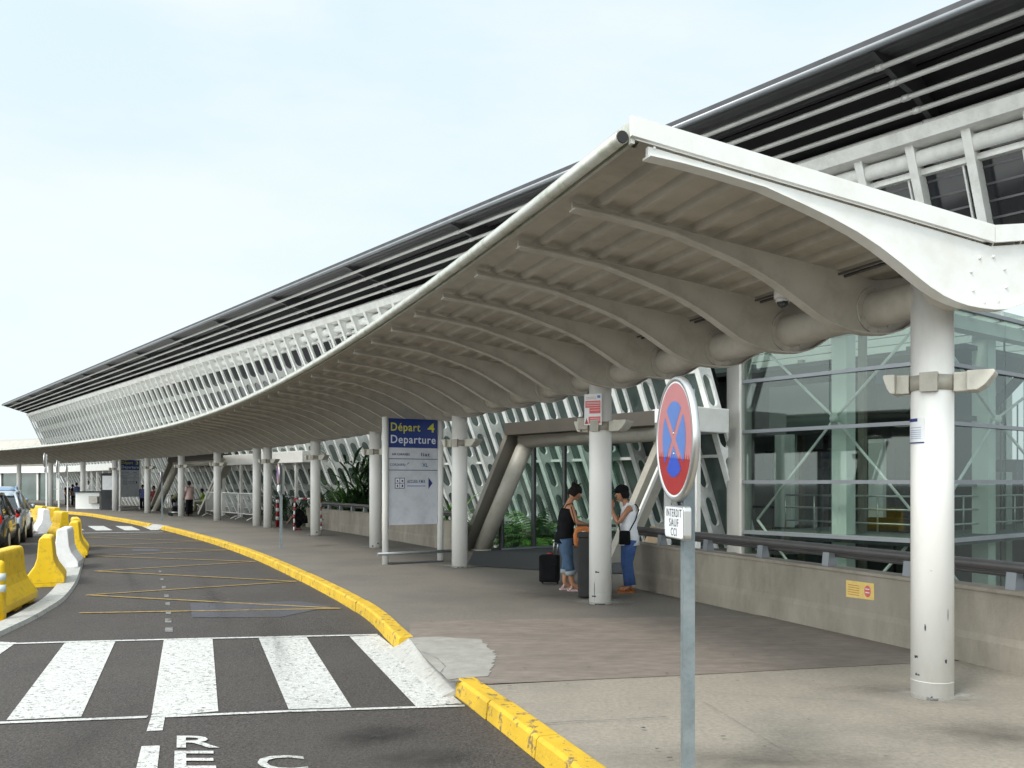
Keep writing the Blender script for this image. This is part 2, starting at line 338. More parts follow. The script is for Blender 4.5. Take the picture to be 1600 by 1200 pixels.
# follow the oblique joint at the far end of the slab
J0, J1 = gp(764, 1071), gp(1500, 1033)
rows.append([J0 + (J1 - J0) * k / 8 + Vector((0, 0, .004)) for k in range(9)])
tag(strip('concrete_slab', rows, 'slab'), kind='structure')
b2 = poly_gp([(640,972),(850,968),(1060,964),(1290,960),(1500,1033),(1060,1057),(764,1070),(700,1065),(664,1030),(640,998)], .008)
flat('brown_paving', [b2], 'brownwalk')
jag = [(640,998.5),(664,997),(690,996.5),(712,998.5)]
wob_ = 0
for k in range(60):
    t = k / 59; wob_ = wob_ * .7 + random.uniform(-3.2, 3.2); jag.append((724 + 50 * math.sin(math.pi * (.12 + .66 * t)) ** .7 + wob_ + random.uniform(-1.5, 1.5), 1000 + 59 * t))
jag += [(722,1061),(700,1064.5),(682,1048),(664,1030)]
flat('mortar_patch', [poly_gp(jag, .012)], 'patch')
# joints / cracks in the slab
def crack(pts, wd, name='slab_joint', z=.016, zz=0.):
    b = MB(); P = [gp(x, y, zz) for x, y in pts]
    Q = []
    for a, c in zip(P, P[1:]):
        for k in range(6): Q.append(a + (c - a) * k / 6)
    Q.append(P[-1]); vs = []
    for i, p in enumerate(Q):
        t = (Q[min(i + 1, len(Q) - 1)] - Q[max(i - 1, 0)]).normalized(); nn = Vector((-t.y, t.x, 0)); j = random.uniform(-.6, .6) * wd; h = wd * random.uniform(.3, 1)
        vs += [p + nn * (j + h) + Vector((0, 0, z)), p + nn * (j - h) + Vector((0, 0, z))]
    b.add(vs, [(2 * i, 2 * i + 1, 2 * i + 3, 2 * i + 2) for i in range(len(Q) - 1)])
    return tag(b.build(name, 'ink' if wd < .006 else 'asphalt', None, fix=False), kind='structure')
crack([(850,1134),(900,1130),(1000,1126),(1040,1123)], .004)
crack([(1100,1085),(1330,1098),(1440,1103)], .0015)
crack([(1100,1100),(1170,1142),(1260,1200)], .0015)
crack([(694,1060),(688,1054),(696,1044),(684,1032),(668,1024),(650,1018)], .0022, z=.018)
# oily stains and litter specks
def blob(px, py, rx, ry, m, z, zz=0., name='stain'):
    c = gp(px, py, zz); n = 26
    ph = [random.uniform(.75, 1.2) for _ in range(n)]
    flat(name, [[c + Vector((math.cos(2 * math.pi * i / n) * rx * ph[i], math.sin(2 * math.pi * i / n) * ry * ph[i], z)) for i in range(n)]], m)
# softer stains: a dedicated material that fades out at its rim, on a thin sheet
def softmat(name, col, amt, sc=3.):
    m = bpy.data.materials.new(name); m.use_nodes = True; n = m.node_tree; b = n.nodes['Principled BSDF']; b.inputs['Roughness'].default_value = .8
    b.inputs['Base Color'].default_value = col + (1,)
    t = n.nodes.new('ShaderNodeTexCoord'); g = n.nodes.new('ShaderNodeTexGradient'); g.gradient_type = 'QUADRATIC_SPHERE'
    nzz = n.nodes.new('ShaderNodeTexNoise'); nzz.inputs['Scale'].default_value = sc; nzz.inputs['Detail'].default_value = 8; nzz.inputs['Roughness'].default_value = .7
    r = n.nodes.new('ShaderNodeMapRange'); r.inputs['From Min'].default_value = .25; r.inputs['From Max'].default_value = .75
    k = n.nodes.new('ShaderNodeMath'); k.operation = 'MULTIPLY'; k2 = n.nodes.new('ShaderNodeMath'); k2.operation = 'MULTIPLY'; k2.inputs[1].default_value = amt; k2.use_clamp = True
    n.links.new(t.outputs['Object'], g.inputs[0]); n.links.new(t.outputs['Object'], nzz.inputs[0]); n.links.new(nzz.outputs[0], r.inputs[0])
    n.links.new(g.outputs[0], k.inputs[0]); n.links.new(r.outputs[0], k.inputs[1]); n.links.new(k.outputs[0], k2.inputs[0]); n.links.new(k2.outputs[0], b.inputs['Alpha'])
    return m
M['oil'] = softmat('oil_stain', (.022, .019, .017), 1.7); M['grime'] = softmat('ground_grime', (.09, .08, .068), .9, 4.)
def soft(px, py, rx, ry, m, z, zz=0., rz=0.):
    c = gp(px, py, zz); b = MB(); n = 24
    b.add([(math.cos(2 * math.pi * i / n), math.sin(2 * math.pi * i / n), 0) for i in range(n)], [tuple(range(n))])
    o = b.build('stain', m, None, fix=False); o.location = c + Vector((0, 0, z)); o.scale = (rx, ry, 1); o.rotation_euler.z = rz; tag(o, kind='structure')
soft(585, 1150, .55, .38, 'oil', .009, ROAD, .5); soft(1200, 1000, .01, .01, 'oil', .02)
soft(660, 1185, .5, .3, 'oil', .010, ROAD, .2); soft(1560, 1150, 1.0, .7, 'grime', .020); soft(1390, 1080, .8, .35, 'grime', .021)
soft(730, 1100, .25, .5, 'grime', .010, ROAD)
soft(1200, 1190, 1.4, .5, 'grime', .022); soft(860, 930, 1.6, 1.3, 'grime', .014)
M['track'] = softmat('tyre_track', (.022, .019, .017), .35, 1.5); M['dust'] = softmat('road_dust', (.11, .10, .085), .5, 2.5)
for px_, py_, rx_, ry_, rz_, m_ in ((330, 930, 6, .22, 113, 'track'), (200, 900, 7, .2, 116, 'track'), (430, 1010, 4, .25, 108, 'track'), (480, 1170, 2.2, .5, 100, 'dust'), (640, 1190, 1.2, .5, 60, 'dust'), (120, 1160, 2, .4, 95, 'track'), (400, 960, 3, .8, 115, 'dust'), (520, 980, 1.2, .3, 120, 'dust')):
    soft(px_, py_, rx_, ry_, m_, .0125 + rx_ * 1e-4, ROAD, R(rz_))
for i in range(46):
    px, py = random.choice([(random.uniform(900, 1420), random.uniform(985, 1190)), (random.uniform(650, 1100), random.uniform(900, 1190))])
    if px < 760 and py > 990 or py > 1071 and px < 700 + (py - 1065) * 1.8: continue
    blob(px, py, random.uniform(.006, .02), random.uniform(.004, .012), random.choice(['asphalt', 'ink', 'asphalt', 'patch']), .024 + i * 1e-5, name='litter_speck')

M['pale'] = softmat('pale_mortar_ring', (.36, .35, .32), 2.2, 4.)
for s_ in (0, 5.5, 11, 16.5, 22):
    c_ = cp(s_); b = MB(); b.add([(math.cos(2 * math.pi * i / 28), math.sin(2 * math.pi * i / 28), 0) for i in range(28)], [tuple(range(28))])
    o = b.build('mortar_ring', 'pale', None, fix=False); o.location = (c_.x + .03, c_.y - .02, .026); o.scale = (.52, .42, 1); tag(o, kind='structure')
# kerbs: separate stones, yellow painted
def kerb(s0, s1, name, m='kerb', step=1.0, fn=koff, wd=.145, hgt=.0143):
    b = MB(); s = s0
    while s < s1 - .05:
        e = min(s + step, s1); n = 3; g = .009
        prof = [(.0, .006), (.0, -.05), (wd - .03, -.05), (wd, ROAD - .01), (wd, hgt - .05), (wd - .035, hgt), (.02, hgt)]
        prof = [(-.0, ROAD), (wd + .02, ROAD), (wd + .006, hgt - .022), (wd - .014, hgt), (0, hgt)]
        j = random.uniform(-.006, .006)
        rows = []
        for k in range(n + 1):
            t = s + g + (e - s - 2 * g) * k / n
            rows.append([cp(t, fn(t) + j + p[0], p[1]) for p in prof])
        N = len(prof); vs = [p for r in rows for p in r]
        fs = [(i * N + q, i * N + (q + 1) % N, (i + 1) * N + (q + 1) % N, (i + 1) * N + q) for i in range(n) for q in range(N)]
        b.add(vs, fs + [tuple(range(N)), tuple(range(n * N, n * N + N))]); s = e
    o = b.build(name, m, None); bevel(o, .005, 2); return tag(o, kind='structure')
sA = so_of(gp(712, 1062))[0]; sB = so_of(gp(639, 997))[0]; sC = so_of(gp(262, 822))[0]; sD = so_of(gp(238, 819))[0]
kerb(-14, sA, 'kerb'); kerb(sB, sC, 'kerb'); kerb(sD, 92, 'kerb')
def ramp(s0, s1):
    n = 40; s0 -= .03; s1 += .03; rows = []
    for k in range(n + 1):
        t = s0 + (s1 - s0) * k / n; kr = lambda q: koff(s0) + (koff(s1) - koff(s0)) * (q - s0) / (s1 - s0); rows.append([cp(t, kr(t) - .12, .0035), cp(t, kr(t) - .02, .003), cp(t, kr(t) + .06, -.004), cp(t, kr(t) + .16, -.07), cp(t, kr(t) + .27, ROAD + .012), cp(t, kr(t) + .28, ROAD)])
    rows = [[Vector((p.x, p.y, min(p.z, ROAD))) for p in rows[0]]] + rows + [[Vector((p.x, p.y, min(p.z, ROAD))) for p in rows[-1]]]
    return tag(strip('dropped_kerb', rows, 'wkerb'), kind='structure')
ramp(sA, sB); ramp(sC, sD)
# white kerb of the island on the left
LP = [(-60,1012),(0,985),(28,972),(57,956),(84,938),(103,916),(112,897),(120,870),(116,858),(110,846),(100,832),(88,824),(60,815)]
P = [gp(x, y, ROAD) for x, y in LP]
def smooth_path(P, k=6):
    out = []
    for i in range(len(P) - 1):
        a, b, c, d = P[max(i - 1, 0)], P[i], P[i + 1], P[min(i + 2, len(P) - 1)]
        for j in range(k):
            t = j / k; out.append(.5 * ((2 * b) + (c - a) * t + (2 * a - 5 * b + 4 * c - d) * t * t + (3 * b - a - 3 * c + d) * t ** 3))
    return out + [P[-1]]
P = smooth_path(P); rows = []
for i, p in enumerate(P):
    t = (P[min(i + 1, len(P) - 1)] - P[max(i - 1, 0)]).normalized(); n = Vector((t.y, -t.x, 0)) * .15
    rows.append([p + n + Vector((0, 0, 0)), p + n * .85 + Vector((0, 0, .05)), p - n * .85 + Vector((0, 0, .05)), p - n])
tag(strip('island_kerb', rows, 'wkerb'), kind='structure')

# road markings
def gq(pts): return [gp(x, y, ROAD) + Vector((0, 0, .005)) for x, y in pts]
zeb = [[(-40,1001.5),(26,1004.5),(-34,1046),(-140,1100)],
       [(102,1004),(181,1001),(127,1120.5),(10,1126)], [(256,1000),(332,998),(341,1112),(236,1122)],
       [(404,997),(479,996),(549,1106),(451,1109)], [(546,995),(592,993),(722,1100),(650,1104.5)],
       [(236,1121),(258,1120),(254,1142),(229,1143.5)], [(221,1167),(250,1166),(243,1225),(206,1230)]]
zeb2 = [[(107,822),(118,822),(132,828.6),(107,828.6)],[(137,822),(162,822),(176,828.6),(150,829)],[(180,822),(205,822.3),(219,828.5),(195,828.8)],[(222,822.6),(238,823.2),(256,827.8),(236,828.4)]]
flat('crosswalk', [gq(q) for q in zeb + zeb2], 'paint')
def line(pts, wd, name, m, z=.007):
    polys = []
    for a, b in zip(pts, pts[1:]):
        a = gp(a[0], a[1], ROAD); b = gp(b[0], b[1], ROAD); t = (b - a).normalized(); n = Vector((-t.y, t.x, 0)) * wd / 2; n2 = n
        polys.append([a + n + Vector((0, 0, z)), a - n2 + Vector((0, 0, z)), b - n2 + Vector((0, 0, z)), b + n + Vector((0, 0, z))]); z += .0004
    return flat(name, polys, m)
line([(-60,1009),(100,1004),(300,999),(590,992.5)], .075, 'crosswalk_edge_line', 'paint', .0075)
line([(-60,1133),(230,1121.5)], .06, 'crosswalk_edge_line', 'paint', .0075)
line([(258,1121),(440,1113),(726,1104)], .055, 'crosswalk_edge_line', 'paint', .0078)
line([(55,834.2),(255,831.3)], .16, 'crosswalk_edge_line', 'paint')
zz = [(124,958.5),(532,951.5),(136,930.5),(463,909),(148,893),(400,878),(148,869.5),(358,860),(137,854),(322,846),(125,840),(275,833)]
line(zz, .085, 'zigzag_marking', 'ypaint', .009)
flat('worn_dash_marking', [gq([(x - w_, y - h_), (x + w_, y - h_), (x + w_, y + h_), (x - w_, y + h_)]) for x, y, w_, h_ in [(250,893,2,1.4),(253,905,2.5,1.8),(256,918,3,2),(260,931,3.5,2.2),(262,944,3.5,2.5),(263,957,4,3),(263,970,5,3.2),(264,984,6,3.6)]], 'wpaint')
flat('road_repair', [gq([(297,943),(470,940),(520,948),(436,965),(300,965)]), gq([(208,858),(245,857.5),(252,861.5),(206,862)])], 'blpatch')
def road_letter(ch, px0, px1, py1, hgt):
    a = gp(px0, py1, ROAD); b = gp(px1, py1, ROAD); d = Vector((-.345, .938, 0))
    o = text(ch, 1., 'paint', Matrix(), None, 'road_letter', 0); me = o.data
    xs = [v.co.x for v in me.vertices]; ys = [v.co.y for v in me.vertices]
    for v in me.vertices:
        x = (v.co.x - min(xs)) / (max(xs) - min(xs)); y = (v.co.y - min(ys)) / (max(ys) - min(ys))
        p = a + (b - a) * x + d * hgt * y; v.co = (p.x, p.y, ROAD + .0085)
    tag(o, kind='structure')
road_letter('R', 276, 343, 1170, .29); road_letter('E', 272, 338, 1203, .38); road_letter('C', 405, 484, 1206, .32)

# ------------------------------------------------------------------ the canopy
SEND = 84.0
canopy = empty('canopy', cp(0), 0, 'long curved white steel canopy on round columns over the footpath', 'canopy')
CO = cp(0)
def cpl(s, off, z): return cp(s, off, z) - CO
zt = lambda o: 3.225 + o * .132 if o >= 0 else 3.225 - o * .14          # underside of the sheeting / top of the ribs
bot = [(2.66,3.525),(2.45,3.508),(2.21,3.48),(1.86,3.43),(1.59,3.357),(1.36,3.29),(1.16,3.22),(.98,3.14),(.81,3.05),(.68,2.975),(.56,2.91),(.45,2.862),(.35,2.832),(.24,2.81),(.13,2.80),(0,2.797),(-.12,2.806),(-.25,2.845),(-.4,2.93),(-.55,3.03),(-.72,3.12),(-.92,3.20),(-1.15,3.25)]
ribpoly = bot + [(-1.15, zt(-1.15)), (0, zt(0)), (1.3, zt(1.3)), (2.66, zt(2.66))]
# one rib in its own frame: x = off (towards the road), y = along, z up
rb = MB(); rb.prism(ribpoly, lambda p, t: (p[0], t, p[1]), -.012, .012)
N = len(bot); vs = []
for t0, dz in ((-.05, 0), (.05, 0), (.05, -.014), (-.05, -.014)):
    vs += [(x, t0, z + dz) for x, z in bot]
fs = [(a * N + i, a * N + i + 1, ((a + 1) % 4) * N + i + 1, ((a + 1) % 4) * N + i) for a in range(4) for i in range(N - 1)] + [(0, N, 2 * N, 3 * N), (N - 1, 2 * N - 1, 3 * N - 1, 4 * N - 1)]
rb.add(vs, fs, False)
for sg in (-1, 1):                                                          # flange collar with bolts where the pipe meets the rib
    rb.tube([(0, sg * .012, 2.985), (0, sg * .03, 2.985)], .19, 28)
    for k in range(10):
        a = 2 * math.pi * k / 10 + .2; rb.tube([(.172 * math.cos(a), sg * .03, 2.985 + .172 * math.sin(a)), (.172 * math.cos(a), sg * .042, 2.985 + .172 * math.sin(a))], .009, 6)
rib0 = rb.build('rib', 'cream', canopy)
# the end rib is white and has domed bolts
er = MB(); er.prism(ribpoly, lambda p, t: (p[0], t, p[1]), -.012, .018); er.add(vs, fs, False)
for k in range(8):
    a = 2 * math.pi * k / 8 + .25; er.ball((.165 * math.cos(a) + .02, .02, 2.995 + .165 * math.sin(a)), .012, 8, 6)
er.ball((2.62, .02, 3.57), .01, 8, 6)
erib = er.build('rib', 'fascia', canopy); erib['label'] = 'bright white end rib with a ring of domed bolts'
S0 = -.5
ribs = [S0 + 1.1 * i for i in range(int((SEND - S0) / 1.1))]
for i, s in enumerate(ribs):
    o = erib if i == 0 else (rib0 if i == 1 else rib0.copy())
    if i > 1: C.objects.link(o); o.parent = canopy
    o.location = cpl(s, 0, 0); t = TH(s); o.rotation_euler.z = t + math.pi      # local x -> (-cos t, -sin t)
# note: local y then points backwards along the curve
# corrugated sheeting: pans sit on the ribs, crests stand above them
prof = []
o_ = 2.74
pitch = .262
while o_ > .02:
    prof += [(o_, 0), (o_ - .035, 0), (o_ - .062, .048), (o_ - .235, .048)]; o_ -= pitch
prof = [(a, zt(a) + h) for a, h in prof if a > -.02] + [(0, zt(0))]
o_ = -.09
while o_ > -1.2:
    prof += [(o_, zt(o_)), (o_ - .015, zt(o_) + .042), (o_ - .2, zt(o_ - .2) + .042), (o_ - .215, zt(o_ - .215))]; o_ -= pitch
prof.append((-1.22, zt(-1.22)))
st = [S0 + .05 + 1.1 * i / 1 for i in range(int((SEND - S0) / 1.1))]
def sweep(name, prof, stations, m, smooth=False, closed=False, mir=1):
    b = MB(); n = len(prof); b.add([cpl(s, a, z) for s in stations for a, z in prof], [(i * n + j, i * n + (j + 1) % n, (i + 1) * n + (j + 1) % n, (i + 1) * n + j) for i in range(len(stations) - 1) for j in range(n if closed else n - 1)], smooth)
    if closed: b.f += [list(range(n)), list(range((len(stations) - 1) * n, len(stations) * n))]; b.sm += [False] * 2; b.mi += [0, 0]
    return b.build(name, m, canopy)
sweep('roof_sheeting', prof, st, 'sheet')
topz = lambda o: zt(o) + .07
sweep('roof_top', [(2.755, topz(2.755)), (0, topz(0)), (-1.24, topz(-1.24)), (-1.24, topz(-1.24) - .02), (0, topz(0) - .02), (2.76, topz(2.76) - .02)], st, 'white', closed=True)
sweep('edge_fascia', [(2.755, 3.575), (2.78, 3.575), (2.78, 3.715), (2.755, 3.715)], [S0 - .03] + st[1:], 'gutter', closed=True)
gut = [(2.822 + .042 * math.cos(a), 3.615 + .042 * math.sin(a)) for a in [2 * math.pi * k / 10 for k in range(10)]]
sweep('gutter', gut, [S0 + .0] + st[1:], 'gutter', True, closed=True)
g = MB(); a_ = cpl(S0 - .004, 2.822, 3.615); g.tube([a_, a_ + (cpl(S0, 2.822, 3.615) - cpl(S0 + .02, 2.822, 3.615)) * .4], .036, 14); g.build('gutter_cap', 'rubber', canopy)
sweep('inner_fascia', [(-1.245, 3.30), (-1.265, 3.30), (-1.265, 3.50), (-1.245, 3.50)], st, 'white', closed=True)
# fascia across the near end
ef = MB()
for a, c in ((2.785, .004), (-.004, -1.27)):
    lo, hi = (c, a)
    pts = [(lo, 3.245 + abs(lo) * .132 if lo > -.01 else 3.245 + 1.27 * .14), (hi, 3.245 + abs(hi) * .132)]
    pl = [pts[0], pts[1], (pts[1][0], pts[1][1] + .118), (pts[0][0], pts[0][1] + .118)]
    ef.prism(pl, lambda p, t: cpl(t, p[0], p[1]), S0 - .055, S0 - .025)
ef.build('end_fascia', 'fascia', canopy)
pipe_st = [S0 + .0 + .55 * i for i in range(int((SEND - S0) / .55))]
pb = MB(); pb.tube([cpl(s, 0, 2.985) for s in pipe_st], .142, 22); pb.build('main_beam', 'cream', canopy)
b = MB(); b.tube([cpl(s, .30, 3.235) for s in pipe_st], .013, 6); b.tube([cpl(s, .36, 3.245) for s in pipe_st], .009, 6); b.build('conduit', 'dgrey', canopy)
for s_ in (1.6, 7.1, 12.6, 18.1): b = MB(); c_ = cpl(s_ + .5, .33, 3.22); b.box((c_.x - .06, c_.y - .05, c_.z - .05), (c_.x + .06, c_.y + .05, c_.z + .01)); b.build('junction_box', 'cream', canopy)
col_s = [0, 5.5, 11, 16.5, 22, 27.5, 28.9, 34.4, 39.9, 45.4, 50.9, 56.4, 62, 67.5, 73, 78.5]
cb = MB(); cb.tube([(0, 0, 0), (0, 0, 3.19)], .148, 32); cb.tube([(0, 0, .13), (0, 0, .133)], .1484, 32)
col0 = cb.build('column', 'white', canopy)
M['scuff'] = softmat('column_scuff', (.02, .02, .02), 3., 5.)
for i, s in enumerate(col_s):
    o = col0 if i == 0 else col0.copy()
    if i: C.objects.link(o); o.parent = canopy
    o.location = cpl(s, 0, 0)
def patch_on_column(s, ang0, ang1, z0, z1, m, name, r=.1505, parent=canopy, n=8):
    b = MB(); c = cpl(s, 0, 0); vs = []
    view = math.atan2(-(c + CO).y, -(c + CO).x)
    for k in range(n + 1):
        a = view + ang0 + (ang1 - ang0) * k / n
        jz = (z1 - z0) * .45 if m == 'ink' else 0
        for z in (z0, z1): vs.append(c + Vector((math.cos(a) * r, math.sin(a) * r, z + (random.uniform(-jz, jz) if m == 'ink' else 0))))
    b.add(vs, [(2 * k, 2 * k + 2, 2 * k + 3, 2 * k + 1) for k in range(n)], True); return b.build(name, m, parent, fix=False)
for s_, a0, a1, z0, z1 in [(0, -.25, .02, .003, .03), (0, .0, .28, .003, .018), (5.5, -.5, .45, .002, .014), (11, -.3, .5, .002, .014), (0, -.1, .0, .95, .953), (0, .75, .79, .6, .66), (0, -.35, -.28, .52, .55), (0, -.9, -.7, .30, .315), (0, .6, .7, .28, .31), (5.5, -.45, -.1, .42, .435), (5.5, -.55, -.5, .08, .30), (5.5, -.8, -.4, .10, .115), (16.5, .3, .6, .10, .13), (22, .1, .4, .09, .12), (16.5, -.6, -.3, .03, .06), (0, -.85, -.6, .17, .185)]:
    patch_on_column(s_, a0, a1, z0, z1, 'ink', 'scuff_mark', .1502, n=4)

# ------------------------------------------------------------------ floodlights on the columns
names = {0: 'pair of beige floodlights clamped to the nearest white column', 5.5: 'pair of floodlights on the column beside the two women', 11: 'pair of floodlights on the column right of the Departure 4 sign', 16.5: 'pair of floodlights on the column left of the Departure 4 sign', 22: 'floodlights on the column beside the red and white trestle', 28.9: 'floodlights on the right one of the two close columns' , 34.4: 'floodlights on the column in front of the white crowd barriers', 39.9: 'floodlights on the column behind the luggage trolley group', 45.4: 'floodlights on the column right of the far departure sign', 50.9: 'floodlights on the column left of the far departure sign'}
names[27.5] = names.pop(28.9)
fl = MB(); fl.tube([(0, 0, -.055), (0, 0, .055)], .158, 24)
fl.box((-.06, -.19, -.07), (.06, -.1, .07))
proto = empty('floodlight', (0, 0, 0)); fl.build('clamp', 'tube', proto)
for sg, x0, kk in ((1, .15, 1.), (-1, .15, .45)):
    b = MB()
    b.prism([(x0, -.07), (x0 + .09, -.07), (x0 + .09, .07), (x0, .07)], lambda p, t: (sg * p[0], t, p[1]), -.07, .07)
    bevel(b.build('bracket', 'lamp', proto), .006)
    b = MB(); pl = [(x0 + .092, .072), (x0 + .265, .072), (x0 + .275, .055), (x0 + .26, .03), (x0 + .21, -.035), (x0 + .16, -.07), (x0 + .092, -.072)]
    b.prism(pl, lambda p, t: (sg * p[0], t, p[1]), -.13, .13)
    b.v = [(x if sg > 0 else -(x0 + .09 + (-x - x0 - .09) * kk), y, z) for x, y, z in b.v]; bevel(b.build('lamp_housing', 'lamp', proto), .006)
first = True
for s, lb in names.items():
    o = proto if first else copy_tree(proto); first = False
    o.location = cp(s, 0, 2.33); o.rotation_euler.z = TH(s) - .92
    tag(o, lb, 'floodlight', 'floodlights clamped to the canopy columns')

cam0 = empty('security_camera', cp(1.24, .40, 3.175), 0, 'small white dome security camera under the canopy roof', 'camera')
b = MB(); b.tube([(0, 0, .07), (0, 0, 0)], .075, 20); b.tube([(0, 0, 0), (0, 0, -.03)], .06, 20); b.build('housing', 'wplas', cam0)
b = MB(); b.ball((0, 0, -.03), .05, 16, 10); b.build('dome', 'cglass', cam0)
rc = empty('junction_box', (0, 0, 0))
rc.location = cp(5.5, 0, 0); tag(rc, 'small grey box with a cable on the column behind the red notice', 'box')
b = MB(); b.box((-.30, -.05, 2.29), (-.165, .07, 2.44)); bevel(b.build('casing', 'cream', rc), .01)
b = MB(); b.tube([(-.23, .01, 2.44), (-.21, .02, 2.62), (-.15, .05, 2.8)], .008, 6); b.build('cable', 'dgrey', rc)

# notices
def quad_on(name, p0, p1, z0, z1, m, label, cat, th=.006):
    """thin upright board from plan point p0 to p1"""
    p0 = Vector(p0); p1 = Vector(p1); t = (p1 - p0).normalized(); n = Vector((t.y, -t.x, 0))
    e = empty(name, (p0.x, p0.y, 0), 0, label, cat)
    b = MB(); a = Vector((0, 0, 0)); c = p1 - p0
    b.add([a + Vector((0,0,z0)), c + Vector((0,0,z0)), c + Vector((0,0,z1)), a + Vector((0,0,z1))] + [v - n * th for v in [a + Vector((0,0,z0)), c + Vector((0,0,z0)), c + Vector((0,0,z1)), a + Vector((0,0,z1))]],
          [(0,1,2,3),(7,6,5,4),(0,4,5,1),(1,5,6,2),(2,6,7,3),(3,7,4,0)])
    b.build('board', m, e)
    def sub(nm, u0, u1, v0, v1, mm, off=.002, poly=None):
        q = MB(); pts = poly or [(u0, v0), (u1, v0), (u1, v1), (u0, v1)]
        vs = [c * u + n * off + Vector((0, 0, z0 + (z1 - z0) * v)) for u, v in pts]
        q.add(vs, [tuple(range(len(vs)))]); return q.build(nm, mm, e, fix=False)
    return e, sub, frame
P0 = at(913, 640, 11.72); P1 = at(940, 640, 11.60)
e, sub, _ = quad_on('notice_board', (P0.x, P0.y, 0), (P1.x, P1.y, 0), 2.34, 2.745, 'white_s', 'red and white notice fixed high on the column beside the women', 'notice')
sub('print', .06, .94, .56, .78, 'rednot'); sub('print', .3, .94, .37, .55, 'rednot'); sub('print', .25, .94, .05, .27, 'rednot')
sub('warning_triangle', 0, 0, 0, 0, 'red', poly=[(.03, .04), (.24, .04), (.13, .24)]); sub('print', .75, .93, .86, .95, 'fblue')
for v_ in (.84, .89, .47, .62, .68, .72, .15, .21): sub('print', .1 if v_ > .6 else .35, .7 if v_ > .8 else .9, v_, v_ + .012, 'pink' if v_ > .8 else 'white_s', .003)
nt_ = patch_on_column(0, -1.5, -.35, 1.89, 2.07, 'white_s', 'paper_notice', .1495 + .002, None); nt_.location = CO
tag(nt_, 'white paper notice with a blue corner on the nearest column', 'notice')
for (a0, a1, z0, z1, mm) in [(-1.5, -.7, 2.045, 2.069, 'inkb'), (-1.5, -.35, 1.885, 1.894, 'inkb')] + [(-1.3, -.5, z, z + .003, 'fblue') for z in (1.92, 1.935, 1.95, 1.965, 1.98, 2.0)]:
    o = patch_on_column(0, a0, a1, z0, z1, mm, 'print', .1532, None); o.parent = nt_

# ------------------------------------------------------------------ parapets with handrail
def parapet(s0, s1, label, zt_=.65):
    e = empty('parapet_wall', cp((s0 + s1) / 2, PAR), 0, label, 'wall', 'concrete parapets along the footpath'); O = cp((s0 + s1) / 2, PAR)
    n = max(4, int((s1 - s0) / 1)); b = MB(); pr = [(0, 0), (.0, .22), (-.02, .28), (-.02, zt_), (.005, zt_ + .004), (.005, zt_ + .035), (-.235, zt_ + .035), (-.235, -.6), (0, -.6)]
    st_ = [s0 + (s1 - s0) * k / n for k in range(n + 1)]; N = len(pr)
    b.add([cp(s, PAR + a, z) - O for s in st_ for a, z in pr], [(i * N + j, i * N + (j + 1) % N, (i + 1) * N + (j + 1) % N, (i + 1) * N + j) for i in range(n) for j in range(N)] + [tuple(range(N)), tuple(range(n * N, (n + 1) * N))])
    b.build('wall', 'parapet', e)
    b = MB(); b.tube([cp(s, PAR - .12, .875) - O for s in st_], .048, 12); b.tube([cp(s, PAR - .20, .80) - O for s in st_], .022, 8); b.build('handrail', 'rail', e)
    s = s0 + .4
    while s < s1:
        b = MB(); c = cp(s, PAR - .13, 0) - O; t = TH(s); d = Vector((-math.cos(t), -math.sin(t), 0)); l = Vector((-math.sin(t), math.cos(t), 0))
        b.prism([(-.07, zt_ + .035), (.05, zt_ + .035), (.03, .86), (-.03, .86)], lambda p, w_: c + d * p[0] + l * w_ + Vector((0, 0, p[1])), -.05, .05)
        b.build('rail_bracket', 'mull', e); s += 1.15
    return e
parapet(-16, 7.1, 'grey concrete parapet with dark handrail running right of the women')
parapet(14.3, 27.2, 'grey concrete parapet with handrail behind the Departure 4 sign')
